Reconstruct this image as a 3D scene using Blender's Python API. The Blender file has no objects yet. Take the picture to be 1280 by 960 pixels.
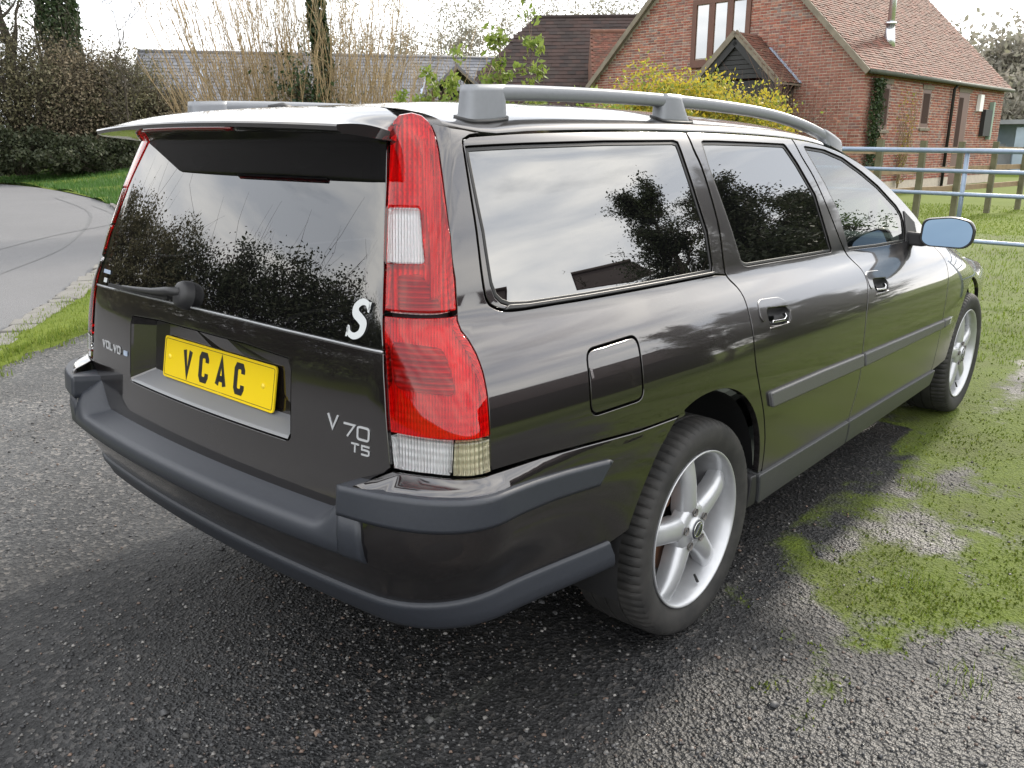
import bpy, math, random
import numpy as np
from mathutils import Vector, Matrix
from mathutils import geometry as geo
random.seed(7); RNG = np.random.default_rng(11)
SC = bpy.context.scene
COL = SC.collection
R = math.radians

# ------------------------------------------------------------------ camera
cam_d = bpy.data.cameras.new('camera'); cam = bpy.data.objects.new('camera', cam_d); COL.objects.link(cam)
cam.location = (-1.9811, -1.9105, 1.3545)
cam.rotation_euler = (R(90-15.856), 0, R(41.1235-90))
cam_d.sensor_width = 36; cam_d.lens = 1057.18/1280*36
cam_d.clip_start = .02; cam_d.clip_end = 2000
SC.camera = cam
# ------------------------------------------------------------------ sky and sun
SUN_AZ, SUN_EL = 4.0, 28.0        # azimuth from +x towards +y, elevation
W_ = bpy.data.worlds.new('World'); SC.world = W_; W_.use_nodes = True
nt = W_.node_tree; nt.nodes.clear()
def wn(t, **k):
    n = nt.nodes.new(t)
    for a, b in k.items(): setattr(n, a, b)
    return n
def wl(a, b): nt.links.new(a, b)
sky = wn('ShaderNodeTexSky', sky_type='NISHITA', sun_disc=False)
sky.sun_elevation = R(SUN_EL); sky.sun_rotation = R(90-SUN_AZ); sky.air_density = 1.0; sky.dust_density = 2.0
tc = wn('ShaderNodeTexCoord')
mp = wn('ShaderNodeMapping'); mp.inputs['Scale'].default_value = (1.0, 1.0, 3.2)
n1 = wn('ShaderNodeTexNoise'); n1.inputs['Scale'].default_value = 2.3; n1.inputs['Detail'].default_value = 7; n1.inputs['Roughness'].default_value = .55
n1.inputs['Distortion'].default_value = .35
wl(tc.outputs['Generated'], mp.inputs['Vector']); wl(mp.outputs['Vector'], n1.inputs['Vector'])
cov = wn('ShaderNodeValToRGB'); cov.color_ramp.elements[0].position = .34; cov.color_ramp.elements[0].color = (.65,.65,.65,1)
cov.color_ramp.elements[1].position = .46; cov.color_ramp.elements[1].color = (1,1,1,1)
wl(n1.outputs['Fac'], cov.inputs['Fac'])
n2 = wn('ShaderNodeTexNoise'); n2.inputs['Scale'].default_value = 2.8; n2.inputs['Detail'].default_value = 6; n2.inputs['Roughness'].default_value = .5; n2.inputs['Distortion'].default_value = .3
wl(mp.outputs['Vector'], n2.inputs['Vector'])
cc = wn('ShaderNodeValToRGB'); e = cc.color_ramp.elements
e[0].position = .36; e[0].color = (.58,.61,.66,1); e[1].position = .64; e[1].color = (1.0,.98,.94,1)
wl(n2.outputs['Fac'], cc.inputs['Fac'])
sc_ = wn('ShaderNodeVectorMath', operation='SCALE'); sc_.inputs['Scale'].default_value = 24.0
wl(cc.outputs['Color'], sc_.inputs[0])
mx = wn('ShaderNodeMix', data_type='RGBA'); wl(cov.outputs['Color'], mx.inputs['Factor'])
wl(sky.outputs['Color'], mx.inputs['A']); wl(sc_.outputs['Vector'], mx.inputs['B'])
bg = wn('ShaderNodeBackground'); bg.inputs['Strength'].default_value = .10
wl(mx.outputs['Result'], bg.inputs['Color'])
wo = wn('ShaderNodeOutputWorld'); wl(bg.outputs['Background'], wo.inputs['Surface'])
sd = bpy.data.lights.new('sun', 'SUN'); sd.energy = 4.0; sd.angle = R(4.5); sd.color = (1, .92, .80)
sun = bpy.data.objects.new('sun', sd); COL.objects.link(sun)
sv = Vector((math.cos(R(SUN_AZ))*math.cos(R(SUN_EL)), math.sin(R(SUN_AZ))*math.cos(R(SUN_EL)), math.sin(R(SUN_EL))))
sun.rotation_euler = sv.to_track_quat('Z', 'Y').to_euler(); sun.location = sv*30
vs = SC.view_settings; vs.view_transform = 'Standard'; vs.look = 'None'; vs.exposure = .42; vs.gamma = 1; vs.use_curve_mapping = False
SC.cycles.max_bounces = 8; SC.cycles.transparent_max_bounces = 12
SC.cycles.sample_clamp_indirect = 6

# ------------------------------------------------------------------ material helpers
class NT:
    def __init__(s, name):
        s.m = bpy.data.materials.new(name); s.m.use_nodes = True; s.t = s.m.node_tree
        s.b = s.t.nodes['Principled BSDF']; s.o = s.t.nodes['Material Output']
    def n(s, t, ins=None, **k):
        n = s.t.nodes.new(t)
        for a, b in k.items(): setattr(n, a, b)
        for a, b in (ins or {}).items():
            if hasattr(b, 'is_output'): s.t.links.new(b, n.inputs[a])
            else: n.inputs[a].default_value = b
        return n
    def set(s, **k):
        for a, b in k.items():
            a = a.replace('_', ' ')
            if hasattr(b, 'is_output'): s.t.links.new(b, s.b.inputs[a])
            else: s.b.inputs[a].default_value = b
        return s
    def pos(s): return s.n('ShaderNodeNewGeometry').outputs['Position']
    def noise(s, scale, vec=None, detail=4, rough=.5, dist=0):
        return s.n('ShaderNodeTexNoise', {'Vector': vec or s.pos(), 'Scale': scale, 'Detail': detail, 'Roughness': rough, 'Distortion': dist}).outputs['Fac']
    def ramp(s, fac, *stops):
        r = s.n('ShaderNodeValToRGB', {'Fac': fac}); el = r.color_ramp.elements
        while len(el) < len(stops): el.new(.5)
        for e_, (p, c) in zip(el, stops):
            e_.position = p; e_.color = (c, c, c, 1) if isinstance(c, (int, float)) else tuple(c)+(1,)
        return r.outputs['Color']
    def mix(s, f, a, b):
        n = s.n('ShaderNodeMix', data_type='RGBA')
        for key, v in (('Factor', f), ('A', a), ('B', b)):
            if hasattr(v, 'is_output'): s.t.links.new(v, n.inputs[key])
            elif key == 'Factor': n.inputs[key].default_value = v
            else: n.inputs[key].default_value = tuple(v)+(1,)
        return n.outputs['Result']
    def bump(s, h, strength=.3, dist=.01):
        b = s.n('ShaderNodeBump', {'Height': h, 'Strength': strength, 'Distance': dist}); s.set(Normal=b.outputs['Normal']); return s
    def isl(s): return s.n('ShaderNodeNewGeometry').outputs['Random Per Island']
M = {}
def simple(key, col, rough=.5, metal=0, coat=0, coat_rough=.03, ior=1.5, bump=None, var=0, spec=.5):
    t = NT(key); t.set(Roughness=rough, Metallic=metal, Coat_Weight=coat, Coat_Roughness=coat_rough, IOR=ior, Specular_IOR_Level=spec)
    if var:
        f = t.noise(bump[0]*.13 if bump else 4, detail=5)
        t.set(Base_Color=t.mix(f, tuple(c*(1-var) for c in col), tuple(min(1, c*(1+var)) for c in col)))
    else: t.set(Base_Color=tuple(col)+(1,))
    if bump: t.bump(t.noise(bump[0]), bump[1], bump[2])
    M[key] = t.m; return t

# ------------------------------------------------------------------ mesh helpers
def mk(name, v, f, mat, parent=None, smooth=False, normals=None):
    me = bpy.data.meshes.new(name)
    v = np.asarray(v, dtype=np.float32).reshape(-1, 3)
    if isinstance(f, np.ndarray):
        k = f.shape[1]; n = len(f)
        me.vertices.add(len(v)); me.vertices.foreach_set('co', v.ravel())
        me.loops.add(n*k); me.loops.foreach_set('vertex_index', f.astype(np.int32).ravel())
        me.polygons.add(n); me.polygons.foreach_set('loop_start', np.arange(n, dtype=np.int32)*k)
        me.update(calc_edges=True)
    else:
        me.from_pydata([tuple(map(float, q)) for q in v], [], f)
    if smooth: me.polygons.foreach_set('use_smooth', np.ones(len(me.polygons), dtype=bool))
    me.validate(); me.update()
    if normals is not None and len(me.vertices) == len(normals):
        me.normals_split_custom_set_from_vertices([tuple(n) for n in normals])
    if mat is not None: me.materials.append(M[mat] if isinstance(mat, str) else mat)
    o = bpy.data.objects.new(name, me); COL.objects.link(o)
    if parent is not None: o.parent = parent
    return o
def tag(o, label=None, cat=None, group=None, kind=None):
    if label: o['label'] = label
    if cat: o['category'] = cat
    if group: o['group'] = group
    if kind: o['kind'] = kind
    return o
def empty(name, loc=(0, 0, 0), label=None, cat=None, group=None):
    o = bpy.data.objects.new(name, None); o.location = loc; o.empty_display_size = .2; COL.objects.link(o)
    return tag(o, label, cat, group)
class MB:
    """collects simple solids into one mesh"""
    def __init__(s): s.v = []; s.f = []
    def add(s, v, f):
        b = len(s.v); s.v += [tuple(q) for q in v]; s.f += [tuple(i+b for i in q) for q in f]; return s
    def box(s, x0, x1, y0, y1, z0, z1):
        v = [(x, y, z) for z in (z0, z1) for y in (y0, y1) for x in (x0, x1)]
        return s.add(v, [(0,2,3,1),(4,5,7,6),(0,1,5,4),(2,6,7,3),(0,4,6,2),(1,3,7,5)])
    def bar(s, a, b, w, h, up=(0, 0, 1)):
        a = Vector(a); b = Vector(b); d = (b-a).normalized(); r = d.cross(Vector(up)).normalized(); u = r.cross(d)
        v = [p_+r*(sx*w/2)+u*(sy*h/2) for p_ in (a, b) for sx, sy in ((-1,-1),(1,-1),(1,1),(-1,1))]
        return s.add(v, [(3,2,1,0),(4,5,6,7),(0,1,5,4),(1,2,6,5),(2,3,7,6),(3,0,4,7)])
    def tube(s, pts, rad, n=8, cap=True):
        pts = [Vector(p_) for p_ in pts]
        rad = rad if isinstance(rad, (list, tuple)) else [rad]*len(pts)
        b = len(s.v); ref = None
        for i, p_ in enumerate(pts):
            d = (pts[min(i+1, len(pts)-1)]-pts[max(i-1, 0)]).normalized()
            if ref is None: ref = d.orthogonal().normalized()
            ref = (ref-d*ref.dot(d)).normalized(); w = d.cross(ref)
            for k in range(n):
                a = 2*math.pi*k/n; s.v.append(tuple(p_+(ref*math.cos(a)+w*math.sin(a))*rad[i]))
        for i in range(len(pts)-1):
            for k in range(n):
                k2 = (k+1) % n; s.f.append((b+i*n+k, b+i*n+k2, b+(i+1)*n+k2, b+(i+1)*n+k))
        if cap:
            s.f.append(tuple(b+k for k in reversed(range(n)))); e_ = b+(len(pts)-1)*n; s.f.append(tuple(e_+k for k in range(n)))
        return s
    def build(s, name, mat, parent=None, smooth=False): return mk(name, s.v, s.f, mat, parent, smooth)
def bevelled(o, w=.004, seg=2, ang=40):
    m = o.modifiers.new('bevel', 'BEVEL'); m.width = w; m.segments = seg; m.limit_method = 'ANGLE'; m.angle_limit = R(ang); m.harden_normals = False
    return o
def lathe(prof, n=64, axis='y', c=(0, 0, 0), smooth=True):
    v = []; f = []; m = len(prof)
    for i in range(n):
        a = 2*math.pi*i/n
        for r, h in prof: v.append((c[0]+r*math.cos(a), c[1]+h, c[2]+r*math.sin(a)))
    for i in range(n):
        j = (i+1) % n
        for k in range(m-1): f.append((i*m+k, i*m+k+1, j*m+k+1, j*m+k))
    return v, f
# ------------------------------------------------------------------ materials
t = NT('car_paint')
fl = t.noise(900, detail=1); dirt = t.noise(2.2, detail=8, rough=.65)
t.set(Base_Color=t.mix(fl, (.0155, .0132, .0142), (.031, .0262, .0280)), Metallic=.8, Roughness=.34, Specular_IOR_Level=.2, Coat_Weight=1.0,
      Coat_Roughness=t.n('ShaderNodeMath', {0: t.ramp(dirt, (.35, .025), (.8, .07)), 1: t.ramp(t.n('ShaderNodeSeparateXYZ', {0: t.pos()}).outputs['Z'], (.42, .13), (.66, 0.))}, operation='ADD').outputs[0], Coat_IOR=1.9)
M['paint'] = t.m
simple('plastic', (.024, .0275, .036), .48, bump=(900, .12, .002), var=.18)
simple('ledge_sheen_grey', (.15, .154, .162), .35, coat=.3)  # pale tone stands for sky reflected in the dark painted ledge
simple('trim_grey', (.075, .076, .078), .42, bump=(900, .1, .002), var=.15)
simple('sill_grey', (.040, .042, .044), .38, bump=(900, .1, .002), var=.15)
simple('plastic_dark', (.018, .018, .02), .5, bump=(700, .1, .002))
simple('rail_metal', (.20, .21, .23), .42, metal=.25, bump=(600, .04, .001), var=.08)
simple('black', (.006, .006, .007), .7)
simple('rubber', (.012, .012, .013), .55)
simple('interior', (.03, .03, .032), .8)
simple('chrome', (.75, .75, .77), .12, metal=1)
simple('badge_silver', (.50, .51, .53), .3, metal=.35)
simple('sticker', (.52, .54, .55), .35)
simple('plate_ink', (.012, .012, .012), .45)
simple('plate_yellow', (.78, .56, .006), .32, coat=.5)
simple('screw_yellow', (.82, .62, .05), .3)
simple('white_paint', (.75, .75, .73), .5)
t = NT('tyre_rubber'); nz = t.noise(14, detail=6, rough=.6)
t.set(Base_Color=t.mix(t.ramp(nz, (.35, 0), (.75, 1)), (.012, .012, .012), (.036, .034, .032)), Roughness=.75); t.bump(t.noise(260), .15, .002); M['tyre'] = t.m
t = NT('alloy_silver'); nz = t.noise(30, detail=5)
t.set(Base_Color=t.mix(nz, (.40, .41, .43), (.52, .53, .55)), Metallic=.55, Roughness=.36, Coat_Weight=.4); M['alloy'] = t.m
simple('alloy_dirty', (.16, .15, .14), .6, metal=.4, bump=(50, .1, .002), var=.4)
simple('rust', (.11, .045, .02), .8, bump=(90, .4, .003), var=.5)
def glass(key, tint, trans, ior):
    t = NT(key)
    t.set(Base_Color=(.006, .006, .007, 1), Roughness=.0, IOR=ior, Specular_IOR_Level=.5)
    tr = t.n('ShaderNodeBsdfTransparent', {'Color': tuple(tint)+(1,)})
    gl = t.n('ShaderNodeBsdfGlossy', {'Color': (1, 1, 1, 1), 'Roughness': .0})
    fr = t.n('ShaderNodeFresnel', {'IOR': ior})
    body = t.n('ShaderNodeMixShader', {0: trans, 1: t.n('ShaderNodeBsdfDiffuse', {'Color': (.004, .004, .005, 1)}).outputs[0], 2: tr.outputs[0]})
    m = t.n('ShaderNodeMixShader', {0: fr.outputs[0], 1: body.outputs[0], 2: gl.outputs[0]})
    t.t.links.new(m.outputs[0], t.o.inputs['Surface']); M[key] = t.m
glass('privacy_glass', (.05, .05, .055), .5, 2.8)
glass('rear_privacy_glass', (.05, .05, .055), .5, 2.05)
glass('clear_glass', (.42, .50, .48), .85, 1.9)
simple('mirror_glass', (.11, .16, .22), .015, metal=1)
def lens(key, tint, ior=1.5, scale=0, strength=0):
    t = NT(key)
    tr = t.n('ShaderNodeBsdfTransparent', {'Color': tuple(tint)+(1,)})
    gl = t.n('ShaderNodeBsdfGlossy', {'Color': (1, 1, 1, 1), 'Roughness': .03})
    fr = t.n('ShaderNodeFresnel', {'IOR': ior})
    m = t.n('ShaderNodeMixShader', {0: fr.outputs[0], 1: tr.outputs[0], 2: gl.outputs[0]})
    t.t.links.new(m.outputs[0], t.o.inputs['Surface']); M[key] = t.m
lens('red_lens', (.90, .012, .022)); lens('clear_lens', (.93, .94, .95)); lens('dark_red_lens', (.5, .01, .012))
def reflector(key, col, scale, axis, col2):
    t = NT(key); sx = t.n('ShaderNodeSeparateXYZ', {0: t.pos()})
    if axis == 'z': s_ = sx.outputs['Z']
    else:
        s_ = t.n('ShaderNodeMath', {0: sx.outputs['Y'], 1: sx.outputs['X']}, operation='SUBTRACT').outputs[0]
    a = t.n('ShaderNodeMath', {0: s_, 1: scale}, operation='MULTIPLY').outputs[0]
    w = t.n('ShaderNodeMath', {0: a}, operation='SINE').outputs[0]
    w01 = t.n('ShaderNodeMapRange', {'Value': w, 'From Min': -1, 'From Max': 1}).outputs[0]
    z = t.n('ShaderNodeMath', {0: sx.outputs['Z'], 1: 420.0}, operation='MULTIPLY').outputs[0]
    w2 = t.n('ShaderNodeMath', {0: z}, operation='SINE').outputs[0]
    h = t.n('ShaderNodeMath', {0: w01, 1: t.n('ShaderNodeMath', {0: w2, 1: .25}, operation='MULTIPLY').outputs[0]}, operation='ADD').outputs[0]
    t.set(Base_Color=t.mix(w01, col2, col), Metallic=.2, Roughness=.3)
    t.bump(h, .8, .004); M[key] = t.m
reflector('reflector', (.95, .95, .95), 700, 'xy', (.75, .75, .75))
reflector('reflector_mid', (.85, .85, .85), 420, 'xy', (.55, .55, .55))
reflector('reflector_amber', (.60, .56, .38), 500, 'xy', (.5, .45, .3))
reflector('reflector_dark', (.50, .50, .50), 600, 'z', (.28, .28, .28))
# brick, tile, timber, plants
def islmat(key, cols, rough=.8, bump=None, noise=(0, 0), trans=0, spec=.3):
    t = NT(key); f = t.isl()
    n = len(cols); c = t.ramp(f, *[(i/(n-1) if n > 1 else 0, c_) for i, c_ in enumerate(cols)])
    if noise[0]:
        k = t.noise(noise[0], detail=5, rough=.6)
        c = t.mix(t.ramp(k, (.3, 0), (.75, noise[1])), (.0, .0, .0), c) if False else t.n('ShaderNodeMix', {'Factor': noise[1], 'A': c, 'B': t.ramp(k, (.3, .25), (.7, 1.0))}, data_type='RGBA', blend_type='MULTIPLY').outputs['Result']
    t.set(Base_Color=c, Roughness=rough, Specular_IOR_Level=spec)
    if bump: t.bump(t.noise(bump[0]), bump[1], bump[2])
    if trans:
        tl = t.n('ShaderNodeBsdfTranslucent', {'Color': c}); ms = t.n('ShaderNodeMixShader', {0: trans, 1: t.b.outputs[0], 2: tl.outputs[0]})
        t.t.links.new(ms.outputs[0], t.o.inputs['Surface'])
    M[key] = t.m; return t
islmat('brick', [(.36,.12,.085),(.25,.088,.066),(.40,.155,.105),(.19,.11,.10),(.32,.108,.078),(.26,.19,.175),(.43,.19,.13),(.22,.084,.066)], .85, (60, .3, .01), (9, .5))
simple('mortar', (.46, .40, .33), .9, bump=(80, .4, .01), var=.25)
islmat('roof_tile', [(.15,.066,.047),(.20,.080,.056),(.11,.062,.048),(.18,.090,.063),(.13,.075,.055),(.22,.090,.063)], .85, (30, .3, .01), (3, .5))
islmat('dark_tile', [(.045,.030,.027),(.060,.037,.032),(.035,.027,.026),(.055,.04,.035)], .9, (30, .3, .01), (1.5, .4))
islmat('slate', [(.17,.175,.20),(.21,.215,.235),(.14,.145,.165),(.24,.24,.25)], .6, (20, .3, .01), (.8, .5))
simple('timber_brown', (.10, .040, .024), .5, bump=(40, .1, .004), var=.3)
simple('timber_black', (.012, .012, .013), .6, bump=(20, .2, .01), var=.3)
simple('timber_grey', (.17, .145, .11), .85, bump=(30, .5, .01), var=.45)
simple('fence_wood', (.24, .17, .10), .85, bump=(45, .5, .006), var=.4)
simple('post_wood', (.11, .105, .06), .9, bump=(45, .5, .006), var=.5)
simple('lead', (.30, .36, .46), .45, bump=(25, .2, .01), var=.3)
simple('gutter', (.05, .055, .04), .7, bump=(30, .3, .01), var=.5)
simple('galvanised', (.22, .275, .36), .42, metal=.35, bump=(120, .08, .002), var=.22)
simple('steel_flue', (.62, .64, .68), .28, metal=.9, bump=(15, .03, .005))
simple('shed_blue', (.30, .37, .45), .6, bump=(20, .1, .01), var=.25)
simple('shed_roof', (.22, .23, .25), .7, bump=(20, .2, .01), var=.3)
simple('pane_sky', (.05, .05, .05), .03, ior=5.0)
simple('pane_dark', (.05, .03, .025), .8, spec=.1)
simple('green_box', (.22, .30, .24), .6)
islmat('leaf_olive', [(.105,.100,.052),(.14,.125,.070),(.075,.080,.042),(.17,.15,.095)], .7, trans=.25)
islmat('leaf_dark', [(.030,.040,.020),(.048,.058,.028),(.024,.032,.016),(.060,.066,.034)], .6, trans=.2)
islmat('leaf_ivy', [(.022,.042,.016),(.035,.060,.022),(.05,.075,.028),(.018,.034,.014)], .5, trans=.2)
islmat('leaf_brown', [(.17,.14,.095),(.22,.175,.115),(.14,.12,.08),(.12,.105,.07)], .8, trans=.2)
islmat('leaf_yellow', [(.36,.30,.03),(.46,.36,.03),(.24,.27,.04),(.15,.20,.04),(.50,.36,.05)], .6, trans=.4)
islmat('leaf_fresh', [(.16,.22,.035),(.20,.26,.05),(.11,.17,.03),(.24,.27,.06)], .6, trans=.4)
islmat('leaf_haze', [(.24,.225,.19),(.30,.275,.23),(.21,.205,.175),(.26,.25,.18)], .9, trans=.35)  # distance haze is put into these pale greys
islmat('stem_tan', [(.26,.19,.10),(.31,.23,.125),(.20,.155,.09)], .8)
islmat('stem_red', [(.14,.075,.06),(.10,.065,.05),(.17,.10,.07)], .8)
simple('bark', (.060, .050, .038), .95, bump=(25, .8, .03), var=.5)
islmat('blade', [(.11,.165,.022),(.15,.205,.028),(.09,.14,.022),(.18,.215,.04),(.13,.18,.025)], .6, trans=.4)
islmat('blade_verge', [(.045,.115,.022),(.07,.15,.028),(.035,.09,.018)], .6, trans=.3)
islmat('moss', [(.085,.125,.010),(.115,.155,.014),(.06,.09,.010),(.14,.16,.020)], .9, trans=.15)
islmat('stone', [(.036,.037,.040),(.062,.062,.065),(.026,.027,.030),(.11,.11,.11),(.05,.048,.046),(.22,.21,.20),(.033,.035,.038),(.15,.10,.075),(.055,.055,.058),(.042,.042,.044)], .62, (120, .3, .003), spec=.5)
# ------------------------------------------------------------------ car body surface: u runs from the tail's centre round the corner and forward, z is height
def lerp(a,b,t): return a+(b-a)*t
def sm(t): t=min(1,max(0,t)); return t*t*(3-2*t)
def interp(tab,x):
    # monotone-ish cubic (Catmull-Rom, nonuniform hermite)
    n=len(tab)
    if x<=tab[0][0]:
        d=(tab[1][1]-tab[0][1])/(tab[1][0]-tab[0][0]); return tab[0][1]+d*(x-tab[0][0])
    if x>=tab[-1][0]:
        d=(tab[-1][1]-tab[-2][1])/(tab[-1][0]-tab[-2][0]); return tab[-1][1]+d*(x-tab[-1][0])
    i=0
    while x>tab[i+1][0]: i+=1
    x0,y0=tab[i];x1,y1=tab[i+1];h=x1-x0;d=(y1-y0)/h
    m0=d if i==0 else .5*(d+(y0-tab[i-1][1])/(x0-tab[i-1][0]))
    m1=d if i==n-2 else .5*(d+(tab[i+2][1]-y1)/(tab[i+2][0]-x1))
    t=(x-x0)/h
    return (2*t**3-3*t*t+1)*y0+(t**3-2*t*t+t)*h*m0+(-2*t**3+3*t*t)*y1+(t**3-t*t)*h*m1
LOW=[(.15,.800),(.20,.835),(.26,.862),(.34,.880),(.45,.892),(.55,.899),(.62,.901)]
SHO=[(0,.901),(.25,.8985),(.45,.890),(.60,.877),(.72,.859),(.82,.837),(.90,.813),(.96,.792),(1,.778)]
def zb(x): return .930+.034*(1.9-x)-.012*max(0,(-x-.2))-(min(.15,.10*((x-2.3)/.6)**1.6) if x>2.3 else 0)
def W(x,z):
    b=zb(x)
    if z<.6: w=interp(LOW,z)
    elif z<b: w=interp(SHO,(z-.6)/(b-.6))
    else:
        d=z-b
        w=.778-.235*d-.19*d*d
        if z>1.35: w-=7*(z-1.35)**2
    if x<.4: w*=1-.058*((.4-x)/1.25)**2
    if z<.62 and x<-.3: w*=1-.045*sm((-.3-x)/.5)*sm((.62-z)/.2)
    if x>2.1: w*=1-.17*((x-2.1)/1.45)**2.2
    return w
XR=[(.15,-.86),(.25,-.91),(.35,-.955),(.45,-.985),(.55,-1.0),(.65,-.995),(.75,-.982),(.85,-.97),(.95,-.955),(1.05,-.925),(1.2,-.868),(1.35,-.80),(1.45,-.75)]
YC=[(.15,.60),(.43,.62),(.72,.640),(.95,.600),(1.02,.585),(1.2,.547),(1.38,.505),(1.45,.49)]
XC=[(.15,-.68),(.43,-.76),(.72,-.83),(.95,-.82),(1.05,-.805),(1.2,-.765),(1.38,-.70),(1.45,-.67)]
def rear(y,z): return interp(XR,z)+.085*y*y
def corner(z):
    yc=interp(YC,z);xc=interp(XC,z)
    p0=(rear(yc,z),yc); w=W(xc,z); p3=(xc,w)
    t0=(.17*yc,1.0); n=math.hypot(*t0); t0=(t0[0]/n,t0[1]/n)
    dw=(W(xc+.01,z)-W(xc-.01,z))/.02; n=math.hypot(1,dw); t1=(1/n,dw/n)
    # tangent intersection
    det=t0[0]*(-t1[1])-t0[1]*(-t1[0]); 
    dx=p3[0]-p0[0];dy=p3[1]-p0[1]
    a=(dx*t1[1]-dy*t1[0])/(t0[0]*t1[1]-t0[1]*t1[0])
    b=(t0[0]*dy-t0[1]*dx)/(t0[0]*t1[1]-t0[1]*t1[0])  # p3 + b*t1 = meet -> b negative
    k=.62
    p1=(p0[0]+t0[0]*a*k,p0[1]+t0[1]*a*k); 
    b=abs(b); p2=(p3[0]-t1[0]*b*k,p3[1]-t1[1]*b*k)
    return p0,p1,p2,p3
def Lc(z): return .235 if z<.72 else .235-.05*sm((z-.72)/.6)
def P2(u,z):
    yc=interp(YC,z)
    if u<=yc: return rear(u,z),u
    L=.26
    if u<yc+L:
        p0,p1,p2,p3=corner(z); t=(u-yc)/L; s=1-t
        c=(s**3,3*s*s*t,3*s*t*t,t**3)
        return tuple(sum(ci*p[j] for ci,p in zip(c,(p0,p1,p2,p3))) for j in (0,1))
    x=interp(XC,z)+(u-yc-L)
    return x,W(x,z)
def P(u,z):
    s=-1 if u>=0 else 1   # u>0 : right side (y negative)
    x,y=P2(abs(u),z)
    return (x,s*y,z)
def u_of_x(x,z): return interp(YC,z)+.26+x-interp(XC,z)
def N_(u,z):
    e=2e-3
    a=P(u+e,z);b=P(u-e,z);c=P(u,z+e);d=P(u,z-e)
    A=[a[i]-b[i] for i in range(3)];B=[c[i]-d[i] for i in range(3)]
    n=[A[1]*B[2]-A[2]*B[1],A[2]*B[0]-A[0]*B[2],A[0]*B[1]-A[1]*B[0]]
    l=math.sqrt(sum(v*v for v in n)); return tuple(v/l for v in n)
def vec_n(surf, u, v, e=5e-3):
    a = Vector(surf(u+e, v))-Vector(surf(u-e, v)); b = Vector(surf(u, v+e))-Vector(surf(u, v-e))
    n = a.cross(b); return n.normalized()
def area2(r): return sum(r[i][0]*r[(i+1) % len(r)][1]-r[(i+1) % len(r)][0]*r[i][1] for i in range(len(r)))
def densify(r, step):
    out = []
    for i in range(len(r)):
        a = r[i]; b = r[(i+1) % len(r)]; n = max(1, int(math.hypot(b[0]-a[0], b[1]-a[1])/step+.5))
        out += [(a[0]+(b[0]-a[0])*k/n, a[1]+(b[1]-a[1])*k/n) for k in range(n)]
    return out
def rounded(r, rad, seg=4):
    """round every corner of a closed outline"""
    out = []; n = len(r)
    for i in range(n):
        p0, p1, p2 = Vector(r[i-1]), Vector(r[i]), Vector(r[(i+1) % n])
        d1 = (p0-p1); d2 = (p2-p1); q = min(rad, d1.length*.45, d2.length*.45)
        a = p1+d1.normalized()*q; b = p1+d2.normalized()*q
        for k in range(seg+1):
            t_ = k/seg; c = a*(1-t_)**2+p1*2*t_*(1-t_)+b*t_*t_; out.append((c.x, c.y))
    return out
def spline(pts, n=6):
    """open Catmull-Rom through points"""
    out = []
    for i in range(len(pts)-1):
        p0 = pts[max(i-1, 0)]; p1 = pts[i]; p2 = pts[i+1]; p3 = pts[min(i+2, len(pts)-1)]
        for k in range(n):
            t_ = k/n
            out.append(tuple(.5*((2*p1[j])+(-p0[j]+p2[j])*t_+(2*p0[j]-5*p1[j]+4*p2[j]-p3[j])*t_*t_+(-p0[j]+3*p1[j]-3*p2[j]+p3[j])*t_**3) for j in range(len(p1))))
    out.append(tuple(pts[-1])); return out
def inset(r, d):
    n = len(r); out = []
    for i in range(n):
        p0, p1, p2 = r[i-1], r[i], r[(i+1) % n]
        e1 = (p1[0]-p0[0], p1[1]-p0[1]); e2 = (p2[0]-p1[0], p2[1]-p1[1])
        l1 = math.hypot(*e1) or 1e-9; l2 = math.hypot(*e2) or 1e-9
        n1 = (-e1[1]/l1, e1[0]/l1); n2 = (-e2[1]/l2, e2[0]/l2)
        k = max(.45, 1+n1[0]*n2[0]+n1[1]*n2[1])
        out.append((p1[0]+(n1[0]+n2[0])/k*d, p1[1]+(n1[1]+n2[1])/k*d))
    return out
def inside(rings, X, Y):
    c = np.zeros(X.shape, bool)
    for r in rings:
        a = np.array(r); b = np.roll(a, -1, 0)
        for (x0, y0), (x1, y1) in zip(a, b):
            if y0 == y1: continue
            m = ((y0 > Y) != (y1 > Y)) & (X < (x1-x0)*(Y-y0)/(y1-y0)+x0); c ^= m
    return c
def clip(r, axis, val, keep_above):
    out = []; s = 1 if keep_above else -1
    for i in range(len(r)):
        a = r[i]; b = r[(i+1) % len(r)]; da = s*(a[axis]-val); db = s*(b[axis]-val)
        if da >= 0: out.append(a)
        if (da >= 0) != (db >= 0):
            t_ = da/(da-db); out.append(tuple(a[j]+(b[j]-a[j])*t_ for j in (0, 1)))
    return out
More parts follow.
